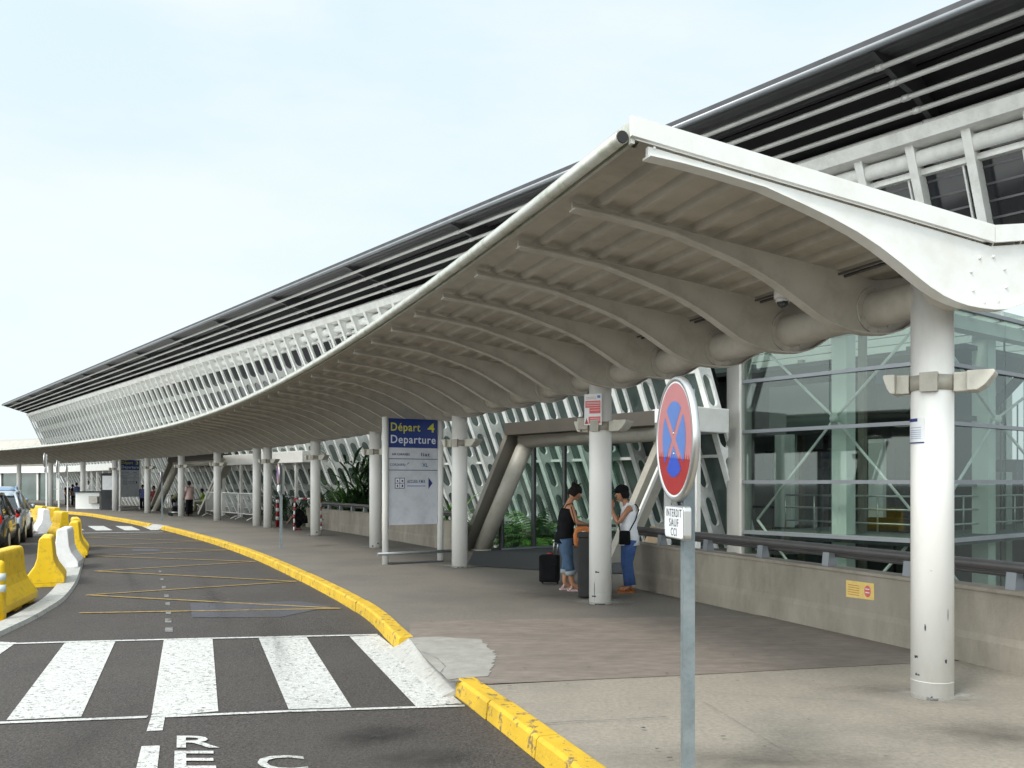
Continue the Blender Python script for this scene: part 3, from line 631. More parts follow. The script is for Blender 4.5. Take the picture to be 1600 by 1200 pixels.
# yellow sticker on the near parapet
A0 = gp(1316, 1000); s1_, _o = so_of((0, 0))
def on_par(px, py):                      # meet the view ray with the parapet face
    best = None
    for k in range(-120, 80):
        s = k / 10; p = cp(s, PAR - .02); x = 800 + F * p.x / p.y if p.y > .5 else 1e9
        if best is None or abs(x - px) < best[0]: best = (abs(x - px), p, s)
    p = best[1]; return Vector((p.x, p.y, EYE + (HZ - py) / F * p.y)), best[2]
c0, s0_ = on_par(1319, 904); c1, s1_ = on_par(1361, 910)
def stick(label):
    p0 = cp(s0_, PAR - .017); p1 = cp(s1_, PAR - .017); t = (p1 - p0).normalized(); n = Vector((t.y, -t.x, 0)); h = .175
    L_ = (p1 - p0).length; e = empty('sticker', p0 + Vector((0, 0, c0.z - .19)), 0, label, 'sticker')
    b = MB()
    b.add([n * .001, t * L_ + n * .001 + Vector((0, 0, .012)), t * (L_ - .005) + n * .001 + Vector((0, 0, h + .005)), n * .001 + Vector((0, 0, h))], [(0, 1, 2, 3)]); b.build('sheet', 'yell', e, fix=False)
    c = t * L_ * .77 + Vector((0, 0, h * .52)); b = MB(); b.add([c + n * .003 + t * math.cos(a) * .045 + Vector((0, 0, math.sin(a) * .06)) for a in [2 * math.pi * k / 20 for k in range(20)]], [tuple(range(20))]); b.build('emblem', 'rednot', e, fix=False)
    for k in range(2):
        b = MB(); z = h * (.62 - .2 * k); b.add([c + n * .004 + t * x + Vector((0, 0, zz_ - c.z)) for x, zz_ in ((-.03, z), (.03, z), (.03, z + .01), (-.03, z + .01))], [(0, 1, 2, 3)]); b.build('print', 'white_s', e, fix=False)
    for k in range(5):
        b = MB(); z = h * (.18 + .14 * k); b.add([n * .003 + t * x + Vector((0, 0, zz_)) for x, zz_ in ((L_ * .08, z), (L_ * .48, z), (L_ * .48, z + .006), (L_ * .08, z + .006))], [(0, 1, 2, 3)]); b.build('print', 'orange', e, fix=False)
stick('yellow sticker with red oval stuck on the near parapet')

# ------------------------------------------------------------------ terminal building with leaning finned facade
term = empty('terminal_building', fp(40, Q0), 0, 'long white terminal with leaning perforated fins under a dark overhanging roof', 'building'); TO = fp(40, Q0)
def tp(lam, q, z): return fp(lam, q, z) - TO
LE, LN = 84.5, -8.; ZT = 7.27
HL, HR, HQ = 12.7, 8.4, 16.45               # glass hall: left end, corner, front plane
def fin_mesh(name, z0, pitch=.9, depth=.45, th=.07, holes=True):
    b = MB(); n = int(round((6.85 - z0) / pitch)); pit = (6.85 - z0) / n
    def P(a, z, t): return tp(40, fq(z) - a, z) + U * t
    for c in range(n):
        zc = z0 + pit * (c + .5); hw, hh = .145, min(.35, pit * .40)
        if not holes: hw, hh = .004, .01
        inn = []; outr = []
        for k in range(20):
            a = 2 * math.pi * k / 20 + math.pi / 20; ca, sa = math.cos(a), math.sin(a)
            inn.append((depth / 2 + hw * ca, zc + (hh - hw) * (1 if sa > 0 else -1) + hw * sa))
            m_ = max(abs(ca) / (depth / 2), abs(sa) / (pit / 2)); outr.append((depth / 2 + ca / m_, zc + sa / m_))
        for i, cor in ((2, (1, 1)), (7, (-1, 1)), (12, (-1, -1)), (17, (1, -1))):
            pass
        # snap the nearest outer point to each corner
        for sx in (-1, 1):
            for sz in (-1, 1):
                cx, cz = depth / 2 + sx * depth / 2, zc + sz * pit / 2
                i = min(range(20), key=lambda i: (outr[i][0] - cx) ** 2 + (outr[i][1] - cz) ** 2); outr[i] = (cx, cz)
        vs = [P(a, z, t) for t in (-th / 2, th / 2) for ring in (outr, inn) for a, z in ring]
        fs = []
        for k in range(20):
            k2 = (k + 1) % 20
            fs += [(k, k2, 20 + k2, 20 + k), (40 + k, 60 + k, 60 + k2, 40 + k2), (20 + k, 20 + k2, 60 + k2, 60 + k)]
        b.add(vs, fs)
    # edges of the plate, front flange
    for a in (0, depth):
        b.add([P(a, z0, -th / 2), P(a, z0, th / 2), P(a, ZT - .3, th / 2), P(a, ZT - .3, -th / 2)], [(0, 1, 2, 3)])
    vs = [P(a, z, t) for z in (z0, 7.1) for a, t in ((depth, -.07), (depth + .02, -.07), (depth + .02, .07), (depth, .07))]
    b.add(vs, [(0, 1, 5, 4), (1, 2, 6, 5), (2, 3, 7, 6), (3, 0, 4, 7), (0, 3, 2, 1), (4, 5, 6, 7)])
    b.add([P(a, z, t) for z in (6.85, 7.1) for a, t in ((0, -th / 2), (depth, -th / 2), (depth, th / 2), (0, th / 2))], [(0, 1, 5, 4), (2, 3, 7, 6), (4, 5, 6, 7)])
    b.add([P(a, z0, t) for a, t in ((0, -th / 2), (depth, -th / 2), (depth, th / 2), (0, th / 2))], [(0, 3, 2, 1)])
    o = b.build(name, 'fin', term); return o
fins = {'full': fin_mesh('facade_fin', -1.4), 'short': fin_mesh('facade_fin', 5.05, depth=.3, holes=False)}
used = set(); nf = 95; lo_, hi_ = -1.5, LE - .3
VL0, VL1 = HL, lam_of(1012, 14.6)
for i in range(nf):
    lam = lo_ + (hi_ - lo_) * i / (nf - 1)
    kd = 'short' if lam < HL + .1 else 'full'
    src = fins[kd]
    if kd in used: o = src.copy(); C.objects.link(o); o.parent = term
    else: o = src; used.add(kd)
    o.location = U * (lam - 40)
# glazing behind the fins, in three runs with their own lower edges
def wall_run(name, l0, l1, z0, z1, m, q_off=0., step=.856 * 2):
    b = MB(); n = max(1, int((l1 - l0) / step))
    for i in range(n):
        a, c = l0 + (l1 - l0) * i / n, l0 + (l1 - l0) * (i + 1) / n; j = random.uniform(-.004, .004)
        b.add([tp(a, fq(z0) + q_off + j, z0), tp(c, fq(z0) + q_off - j, z0), tp(c, fq(z1) + q_off - j, z1), tp(a, fq(z1) + q_off + j, z1)], [(0, 1, 2, 3)])
    return b.build(name, m, term)
for (a, c, z0) in ((LN, HL, 5.0), (HL + .45, LE, -1.6)):
    zs = [z for z in (-1.6, .3, 2.2, 4.1) if z > z0 - .01] if z0 < 0 else [z0]
    if z0 == 3.7: zs = [3.7]
    for za, zb in zip(zs, zs[1:] + [7.05]):
        wall_run('facade_glazing', a, c, za + .03, zb - .03, 'facdark' if (a < HL - 1 or za > 4) else 'facglass')
        b = MB(); b.bar(tp(a, fq(za) - .02, za), tp(c, fq(za) - .02, za), .1, .07); b.build('transom', 'fin', term)
wall_run('interior_backing', LN, HL, 5.0, 7.1, 'black', .25); wall_run('interior_backing', HL + .45, LE, -1.6, 7.1, 'black', .25)
b = MB(); b.prism([(fq(7.1) - .46, 7.1), (fq(ZT) - .48, ZT + .02), (fq(ZT) + .4, ZT + .02), (fq(7.1) + .2, 7.1)], lambda p, t: tp(t, p[0], p[1]), LN, LE + .1); b.build('eaves_band', 'fin', term)
b = MB(); b.tube([tp(LN, fq(6.9) - .17, 6.93), tp(LE, fq(6.9) - .17, 6.93)], .13, 16); b.build('eaves_tube', 'fin', term)
b = MB(); b.box((0, 0, 0), (.01, .01, .01)); 
for z in (6.74,):
    b = MB(); b.bar(tp(LN, fq(z) - .06, z), tp(LE, fq(z) - .06, z), .12, .1); b.build('window_head', 'fin', term)
b = MB()
for i in range(int((HL - lo_) / ((hi_ - lo_) / (nf - 1))) + 1):
    lam = lo_ + (hi_ - lo_) * i / (nf - 1)
    for d_, w_ in ((.13, .06), (.24, .03)): b.bar(tp(lam + d_, fq(5.0) - .03, 5.0), tp(lam + d_, fq(6.74) - .03, 6.74), w_, .05, up=Mn)
b.build('window_frame', 'fin', term)
for z in (5.35, 5.6, 5.85, 6.1, 6.35, 6.6):
    b = MB(); b.bar(tp(LN, fq(z) - .008, z), tp(HL, fq(z) - .008, z), .012, .035); b.build('reflection_bar', 'dgrey', term)  # dark bars stand in for the stripes reflected in the near glazing
# end wall and rear body
b = MB(); b.prism([(fq(-3.2), -3.2), (fq(ZT), ZT), (40, 9.6), (40, -3.2)], lambda p, t: tp(t, p[0], p[1]), LE - .1, LE + .1); b.build('end_wall', 'fin', term)
b = MB(); b.prism([(fq(-3.2) + .3, -3.2), (fq(-1.6) + .3, -1.5), (fq(-1.5), -1.6)], lambda p, t: tp(t, p[0], p[1]), HL + .5, LE); b.build('plinth', 'parapet', term)
RQ, RZ = 12.2, 8.0
b = MB(); b.prism([(RQ - .06, RZ - .04), (RQ - .06, RZ + .07), (15, RZ + .62), (40, 10.6), (40, 10.4), (15, RZ + .42), (RQ + .1, RZ)], lambda p, t: tp(t, p[0], p[1]), HL + 4, LE + .4); b.build('roof', 'dark', term)
b = MB(); b.prism([(RQ - .06, RZ - .04), (RQ - .06, RZ + .07), (15, RZ + .62), (15, RZ + .42), (RQ + .1, RZ)], lambda p, t: tp(t, p[0], p[1]), LN, HL + 4); b.build('roof', 'dark', term)  # unseen rear cut short so daylight reaches the hall's glass roof
b = MB()
pr_ = []
x = RQ + .1
while x < 13.5: pr_ += [(x, RZ - .02 + (x - RQ) * .1), (x + .1, RZ - .02 + (x - RQ) * .1), (x + .13, RZ + .02 + (x - RQ) * .1), (x + .2, RZ + .02 + (x - RQ) * .1)]; x += .23
b.prism(pr_ + [(13.6, RZ + .19), (RQ + .1, RZ + .09)], lambda p, t: tp(t, p[0], p[1]), LN, LE + .35); b.build('roof_soffit', 'dgrey', term)
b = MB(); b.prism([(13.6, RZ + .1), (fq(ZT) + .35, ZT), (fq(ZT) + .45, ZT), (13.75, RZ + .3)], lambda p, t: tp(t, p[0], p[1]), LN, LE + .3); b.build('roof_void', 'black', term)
b = MB(); b.tube([tp(LN, RQ - .02, RZ - .04), tp(LE + .4, RQ - .02, RZ - .04)], .05, 14); b.build('edge_tube', 'mull', term)
for k, t in enumerate((.2, .38, .55, .7, .85)):
    q, z = RQ + (fq(ZT) - RQ) * t, RZ + (ZT - RZ) * t - .02
    b = MB(); b.tube([tp(LN, q, z), tp(LE + .35 - .1 * k, q, z)], .042, 12)
    lam = -4
    while lam < LE: b.tube([tp(lam, q, z), tp(lam + .12, q, z)], .052, 12); lam += 5.6
    b.build('louvre_tube', 'louvre', term)
lam = -4
while lam < LE + 1:
    b = MB(); a0 = min(lam, LE + .2)
    b.prism([(RQ + .15, RZ - .02), (13.6, RZ + .12), (14.45, ZT + .2), (14.3, ZT + .05), (13.6, RZ - .33), (13.1, RZ - .25)], lambda p, t: tp(t, p[0], p[1]), a0, a0 + .09); b.build('roof_bracket', 'dgrey', term); lam += 5.6
b = MB(); b.prism([(RQ, RZ - .05), (RQ, RZ + .1), (16, RZ + .6), (16, ZT), (fq(ZT), ZT)], lambda p, t: tp(t, p[0], p[1]), LE + .36, LE + .41); b.build('roof_end_plate', 'dgrey', term)

# ------------------------------------------------------------------ glass lift hall
hall = empty('glass_hall', fp(HR, HQ), 0, 'glazed lift hall with grey mullions and white cross bracing right of the entrance', 'building'); HO = fp(HR, HQ)
def hp(lam, q, z): return fp(lam, q, z) - HO
RD = 9.0
zs = [-1.76, -.64, .48, 1.6, 2.72, 3.84, 4.96]
for z0, z1 in zip(zs, zs[1:]):
    for k in range(2):
        a, c = HR + (HL - HR) * k / 2, HR + (HL - HR) * (k + 1) / 2; b = MB()
        b.box((0, 0, 0), (0, 0, 0)); b = MB(); b.prism([(a + .01, z0 + .02), (c - .01, z0 + .02), (c - .01, z1 - .02), (a + .01, z1 - .02)], lambda p, t: hp(p[0], t, p[1]), HQ, HQ + .012); b.build('glass_pane', 'glass', hall)
    for k in range(3):
        a, c = HQ + RD * k / 3, HQ + RD * (k + 1) / 3; b = MB(); b.prism([(a + .01, z0 + .02), (c - .01, z0 + .02), (c - .01, z1 - .02), (a + .01, z1 - .02)], lambda p, t: hp(t, p[0], p[1]), HR, HR + .012); b.build('glass_pane', 'glass', hall)
for z in zs:
    b = MB(); b.bar(hp(HL, HQ - .03, z), hp(HR - .03, HQ - .03, z), .09, .075); b.build('mullion', 'mull', hall)
    b = MB(); b.bar(hp(HR - .03, HQ + .01, z), hp(HR - .03, HQ + RD, z), .09, .075); b.build('mullion', 'mull', hall)
b = MB(); b.box((-.02, -.02, -3.2), (.02, .02, 5.0), Matrix.Rotation(AL, 4, 'Z')); b.build('corner_post', 'mull', hall)
b = MB(); b.prism([(HL + .0, HQ - .12), (HL + .42, HQ - .12), (HL + .42, HQ + .3), (HL + .0, HQ + .3)], lambda p, t: hp(p[0], p[1], t), -3.2, 4.98); bevel(b.build('cladding_column', 'steel', hall), .05, 3)
def vcol(px, q=None, lam=None, w=.34):
    if lam is None: lam = lam_of(px, q)
    b = MB(); b.prism([(lam - w / 2, q - w / 2), (lam + w / 2, q - w / 2), (lam + w / 2, q + w / 2), (lam - w / 2, q + w / 2)], lambda p, t: hp(p[0], p[1], t), -3.2, 4.9); b.build('column', 'mint', hall); return lam
lc = vcol(1318, 17.05)
vcol(0, 19.7, HR + .55); vcol(0, 24.6, HR + .6); vcol(0, 24.4, lc)
rod = lambda a, c: MB().tube([a, c], .03, 8).build('brace_rod', 'innerw', hall)
nz_ = 2.92; qn = HQ + .28
rod(hp(lc, qn, nz_), hp(HL - .15, qn, 4.75)); rod(hp(lc, qn, nz_), hp(HL - .15, qn, .75)); rod(hp(lc, qn, nz_), hp(HR + .3, qn, 4.75)); rod(hp(lc, qn, nz_), hp(HR + .3, qn, .75))
rod(hp(HR + .3, qn, .75), hp(lc, qn, -1.4)); rod(hp(HL - .15, qn, .75), hp(lc, qn, -1.4))
for q_ in (19.7,):
    for qq in (HQ + .35, 24.3):
        rod(hp(HR + .3, q_, nz_), hp(HR + .3, qq, 4.75)); rod(hp(HR + .3, q_, nz_), hp(HR + .3, qq, .6))
        rod(hp(HR + .3, q_, -1.6), hp(HR + .3, qq, .5))
for k in ((lc, qn - .02), (HR + .28, 19.7)):
    b = MB(); b.ball(hp(k[0], k[1], nz_), .1, 10, 6); b.build('brace_node', 'innerw', hall)
def hbox(name, l0, l1, q0, q1, z0, z1, m):
    b = MB(); b.prism([(l0, q0), (l1, q0), (l1, q1), (l0, q1)], lambda p, t: hp(p[0], p[1], t), z0, z1); return b.build(name, m, hall)
hbox('hall_roof', HR - .1, HL + .4, HQ - .15, HQ + .3, 4.98, 5.1, 'innerw')
for k_ in range(8): hbox('roof_beam', HR, HL + 7, HQ + .5 + k_ * 1.15, HQ + .62 + k_ * 1.15, 4.9, 5.1, 'innerw')
hbox('added_roof_glass', HR, HL + 7, HQ + .31, HQ + RD, 5.11, 5.12, 'glass')  # unseen glazing, put in to let daylight into the hall
hbox('top_beam', HR + .12, HL - .1, HQ + .15, HQ + .4, 4.62, 4.88, 'mint'); hbox('top_beam', HR + .12, HR + .4, HQ + .45, HQ + RD, 4.62, 4.88, 'mint')
hbox('floor_slab', HR + .1, HL - .05, HQ + .1, HQ + RD, .36, .5, 'inner')
hbox('floor_edge', HR + .05, HL - .05, HQ + .05, HQ + .1, .44, .52, 'innerw')
hbox('basement_floor', HR + .1, HL + 6, HQ + .1, HQ + RD, -3.1, -3.0, 'innerd')
hbox('back_wall', HL - 1.2, HL + 8, HQ + RD + .1, HQ + RD + .3, -3.2, 5, 'inner'); hbox('back_wall', HR, HL - 1.3, HQ + RD + .1, HQ + RD + .3, -3.2, 2.2, 'innerd')
hbox('side_wall', HL + 3.5, HL + 3.7, HQ + 1.5, HQ + RD, -3.2, 5, 'inner')
# things seen through the glass: white door panels, gallery, lift shaft, railings
l_ = lam_of(1224, 18.6); hbox('white_partition', l_ - .22, l_ + .25, 18.6, 18.75, .5, 2.75, 'innerw')
l_ = lam_of(1368, 19.5); hbox('white_partition', l_ - .18, l_ + .18, 19.5, 19.65, .5, 2.6, 'innerw'); 
hbox('gallery', lam_of(1300, 19.2), lam_of(1202, 19.2), 19.2, 21.5, 2.85, 4.0, 'inner')
hbox('gallery_soffit', lam_of(1300, 19.0), lam_of(1190, 19.0), 18.8, 19.19, 2.74, 2.84, 'innerd')
l_ = lam_of(1405, 20.5); hbox('lift_shaft', l_ - .5, l_ + .6, 20.5, 22.3, .5, 4.6, 'innerd')
l_ = lam_of(1395, 18.4); hbox('lift_gear', l_ - .35, l_ + .25, 18.4, 18.9, 3.1, 3.5, 'innerd'); hbox('dark_bench', l_ - .4, l_ + .8, 18.6, 19.0, .5, .8, 'black')
for px, q in ((1345, 18.2), (1420, 21), (1290, 22), (1250, 21)):
    l_ = lam_of(px, q); hbox('inner_post', l_ - .07, l_ + .07, q, q + .14, -3, 4.9, random.choice(['innerd', 'parapet']))
hbox('dark_core', HR + 1.5, HR + 1.95, 20.3, 21.5, -3, 4.7, 'black'); hbox('dark_core', HR + 1.6, HR + 1.8, 22.2, 22.5, -3, 4.9, 'innerd')
for z_ in (.3, 1.5, 2.9, 3.7): hbox('cross_beam', HR + .6, HR + .72, HQ + .5, 19.5, z_, z_ + .1, 'innerd' if z_ > 2 else 'mull')
hbox('gallery', HL - .6, HL + 3.4, 21.8, 24, 2.0, 2.5, 'innerd')
hbox('pale_core', HR + .7, HR + 1.2, 23.2, 23.6, .5, 4.7, 'innerw')
rnd_ = random.Random(5)
for k_ in range(16):
    l_, q_ = HR + .9 + rnd_.random() * 5, 19.5 + rnd_.random() * 5; w_ = rnd_.choice((.03, .05, .12))
    hbox('inner_post', l_, l_ + w_, q_, q_ + w_, .5 if k_ % 3 else -3, rnd_.choice((2.4, 3.6, 4.85)), rnd_.choice(('innerd', 'black', 'mull', 'mint', 'innerd')))
for k_ in range(9):
    l_, q_, z_ = HR + .8 + rnd_.random() * 4, 20 + rnd_.random() * 4, .8 + rnd_.random() * 3.4
    hbox('inner_beam', l_, l_ + rnd_.uniform(.6, 2), q_, q_ + .1, z_, z_ + rnd_.choice((.05, .12, .3)), rnd_.choice(('innerd', 'black', 'mull')))
for a_, c_ in ((hp(HR + 1.2, 19.6, .6), hp(HR + 3.4, 21, 2.6)), (hp(HR + 1.5, 19.8, .6), hp(HR + 3.7, 21.2, 2.6)), (hp(HR + 2.4, 22.5, 2.6), hp(HR + 1.0, 23.5, 4.6))):
    b = MB(); b.bar(a_, c_, .12, .22); b.build('stair_string', 'innerd', hall)
hbox('ceiling_band', HR + .6, HL + 6, 19.0, 24.8, 4.4, 4.5, 'innerd')
hbox('advert_panel', lam_of(1383, 20.4), lam_of(1370, 20.4), 20.35, 20.42, 4.0, 4.35, 'fblue')
for (l0, l1, q_) in ((HR + .3, HL - .2, 17.7),):
    for z in (.72, 1.02, 1.3):
        b = MB(); b.tube([hp(l0, q_, z), hp(l1, q_, z)], .022, 8); b.tube([hp(HR + .6, q_, z), hp(HR + .6, HQ + RD - .3, z)], .022, 8); b.build('railing', 'alu', hall)
    for k in range(6):
        b = MB(); p = l0 + (l1 - l0) * k / 5; b.tube([hp(p, q_, .5), hp(p, q_, 1.3)], .02, 8); p = q_ + 6 * k / 5; b.tube([hp(HR + .6, p, .5), hp(HR + .6, p, 1.3)], .02, 8); b.build('railing_post', 'alu', hall)

# ------------------------------------------------------------------ tilted entrance portals
def portal(l_foot, l_near, shift, q, zt_, label, w_tube=.19, glass_side=True, qback=None):
    """leaning legs at l_foot (far) and l_near; tops shifted by `shift` towards the camera"""
    O = fp(l_foot, q); e = empty('entrance_portal', O, 0, label, 'entrance portal', 'tilted entrance portals'); P = lambda l, q_, z: fp(l, q_, z) - O
    zb = zt_ - .36
    b = MB(); b.tube([P(l_foot, q, 0), P(l_foot - shift, q + .5, zb)], w_tube, 20); b.tube([P(l_foot, q, 0), P(l_foot, q, .04)], w_tube * 1.25, 20); b.build('leg', 'tube', e)
    b = MB(); b.bar(P(l_foot + .45, q - .05, 0), P(l_foot - shift + .3, q + .4, zt_ - .1), .12, .42, up=Mn); b.build('leg', 'legplate', e)
    b = MB(); b.bar(P(l_near, q + .3, 0), P(l_near - shift, q + .7, zb), .14, .55, up=Mn); b.build('leg', 'tube', e)
    b = MB(); b.bar(P(l_near - .22 - shift * .3, q + .24, zb * .3), P(l_near - shift - .22, q + .52, zb), .05, .08, up=Mn); b.build('edge_trim', 'white', e)
    b = MB(); b.tube([P(l_foot - shift + .1, q + .45, zb - .02), P(l_near - shift, q + .45, zb - .02)], w_tube * .95, 20); b.build('cross_tube', 'tube', e)
    b = MB(); b.prism([(q + .1, zt_), (q + .1, zt_ - .27), (q + .5, zt_ - .32), (qback or Q0, zt_ - .1), (qback or Q0, zt_ + .02)], lambda p, t: P(t + (.95 * (p[0] - q - .1) if t < l_foot - shift else 0), p[0], p[1]), l_near - shift - .1, l_foot - shift + .35); b.build('roof_slab', 'brown', e)
    if glass_side:
        lg = l_foot - .25; qe = (qback or Q0) - .4; ln = l_near + .1
        for lg_ in (lg,):
            nq = 4
            for k in range(nq):
                a, c = q + .4 + (qe - q - .4) * k / nq, q + .4 + (qe - q - .4) * (k + 1) / nq
                b = MB(); b.prism([(a + .04, .05), (c - .04, .05), (c - .04, zt_ - .4), (a + .04, zt_ - .4)], lambda p, t: P(t, p[0], p[1]), lg_, lg_ + .012); b.build('side_glass', 'glassd', e)
                b = MB(); b.box((0, 0, 0), (.08, .1, zt_ - .36), Matrix.Translation(P(lg_, a, 0)) @ Matrix.Rotation(AL, 4, 'Z')); b.build('glass_post', 'dgrey', e)
            b = MB(); b.prism([(q + .4, 0), (qe, 0), (qe, .05), (q + .4, .05)], lambda p, t: P(t, p[0], p[1]), lg_ - .03, lg_ + .05); b.build('sill', 'mull', e)
            b = MB(); b.prism([(q + .4, zt_ - .4), (qe, zt_ - .4), (qe, zt_ - .34), (q + .4, zt_ - .34)], lambda p, t: P(t, p[0], p[1]), lg_ - .03, lg_ + .05); b.build('glass_head', 'dgrey', e)
    return e
LF1 = 16.9; portal(LF1, 12.75, 1.12, 12.2, 2.93, 'tilted brown tube portal over the entrance right of the Departure 4 sign', qback=16.9)
LF2 = lam_of(243, 14.7); portal(LF2, lam_of(308, 14.7), 2.2, 14.7, 2.95, 'farther tilted tube portal over the entrance behind the trolley group', glass_side=False)
# floor of the entrances and their carpets
def floor_quad(name, l0, l1, q0, q1, z, m):
    b = MB(); b.add([fp(l0, q0, z), fp(l1, q0, z), fp(l1, q1, z), fp(l0, q1, z)], [(0, 1, 2, 3)]); return tag(b.build(name, m, None, fix=False), kind='structure')
def apron(name, s0, s1, l0, l1, q1, z, m):
    b = MB(); n = 6; a = [cp(s0 + (s1 - s0) * k / n, PAR + .3, z) for k in range(n + 1)]; c = [fp(l0 + (l1 - l0) * k / n, q1, z) for k in range(n + 1)]
    b.add(a + c, [(k, k + 1, n + 2 + k, n + 1 + k) for k in range(n)]); return tag(b.build(name, m, None, fix=False), kind='structure')
apron('entrance_floor', 7.0, 12.0, 12.5, 17.2, 17.6, -.006, 'walk')
flat('entrance_carpet', [[gp(730, 884) + Vector((0,0,.012)), gp(742, 858) + Vector((0,0,.012)), fp(17.0, 17, .012), fp(12.9, 17, .012), gp(1010, 880) + Vector((0,0,.012)), gp(1000, 897) + Vector((0,0,.012)), gp(880, 894) + Vector((0,0,.012))]], 'mat')
apron('entrance_floor', 27.4, 92, 30, 84.4, 17.6, -.006, 'walk')
# soil of the planting bed between parapet and facade
apron('planting_bed', 11.9, 27.4, 17.3, 30, 18.6, -.55, 'soil')

# white lintel entrances
def vestibule(l0, l1, q, z0, z1, label, posts, hw=.09, floor=0.):
    O = fp(l0, q); e = empty('glazed_entrance', O, 0, label, 'entrance', 'glazed entrances with white lintels'); P = lambda l, q_, z: fp(l, q_, z) - O
    b = MB(); b.prism([(l0, q), (l1, q), (l1, q + 1.2), (l0, q + 1.2)], lambda p, t: P(p[0], p[1], t), z0, z1); bevel(b.build('lintel', 'fascia', e), .02)
    for i, l in enumerate(posts):
        b = MB(); b.prism([(l - hw / 2, q + .1), (l + hw / 2, q + .1), (l + hw / 2, q + .22), (l - hw / 2, q + .22)], lambda p, t: P(p[0], p[1], t), floor, z0); b.build('door_post', 'white', e)
    ps = sorted(posts)
    for i, (a, c) in enumerate(zip(ps, ps[1:])):
        b = MB(); b.prism([(a + hw / 2, floor + .05), (c - hw / 2, floor + .05), (c - hw / 2, z0), (a + hw / 2, z0)], lambda p, t: P(p[0], p[1], t), q + .15, q + .162); b.build('glass_door', 'glassd', e)
        b = MB(); b.bar(P(a, q + .14, 1.0), P(c, q + .14, 1.0), .03, .05); b.build('door_bar', 'mull', e)
    return e
vestibule(HL + .06, lam_of(1036, 14.8) + .35, 14.8, 2.68, 3.22, 'glazed entrance with white lintel left of the brushed steel column', [HL + .15, lam_of(1086, 14.9), lam_of(1040, 14.9)], .1, -.6)
vestibule(lam_of(472, 15.3), lam_of(348, 15.3), 15.3, 2.38, 2.86, 'glazed entrance with white lintel behind the two close columns', [lam_of(x, 15.4) for x in (348, 375, 400, 440, 461)])
vestibule(lam_of(182, 15.6), 84.4, 15.6, 2.38, 2.86, 'long glazed front with white lintel beyond the far departure sign', [lam_of(x, 15.7) for x in (180, 170, 160, 151, 142, 134, 127)] + [84.3])

# far wing beyond the terminal's end
wing = empty('terminal_wing', fp(LE + .6, 16.2), 0, 'low far terminal wing with pale curved roof at the left edge', 'building'); WO = fp(LE + .6, 16.2)
wd = Vector((-math.sin(R(58)), math.cos(R(58)), 0)); wn = Vector((math.cos(R(58)), math.sin(R(58)), 0))
WP = lambda a, b_, z: wd * a + wn * b_ + Vector((0, 0, z))
b = MB(); b.prism([(0, 3.0), (-.5, 4.6), (.2, 5.3), (2, 5.6), (14, 5.8), (14, 3.0)], lambda p, t: WP(t, p[0], p[1]), 0, 60); b.build('roof', 'tube', wing)
b = MB(); b.prism([(.0, 2.4), (.0, 2.98), (.3, 2.98), (.3, 2.4)], lambda p, t: WP(t, p[0], p[1]), 0, 60); b.build('lintel', 'fascia', wing)
b = MB(); b.prism([(.3, 0), (.3, 2.4), (.4, 2.4), (.4, 0)], lambda p, t: WP(t, p[0], p[1]), 0, 60); b.build('glazing', 'facglass', wing)
for k in range(20): b = MB(); b.box((0, 0, 0), (.16, .16, 2.4), Matrix.Translation(WP(3 * k, .1, 0))); b.build('post', 'white', wing)
flat('far_forecourt', [[WO + WP(-1, 1.5, -.02), WO + WP(62, 1.5, -.02), WO + WP(62, -9, -.02), WO + WP(-6, -7, -.02)]], 'walk')

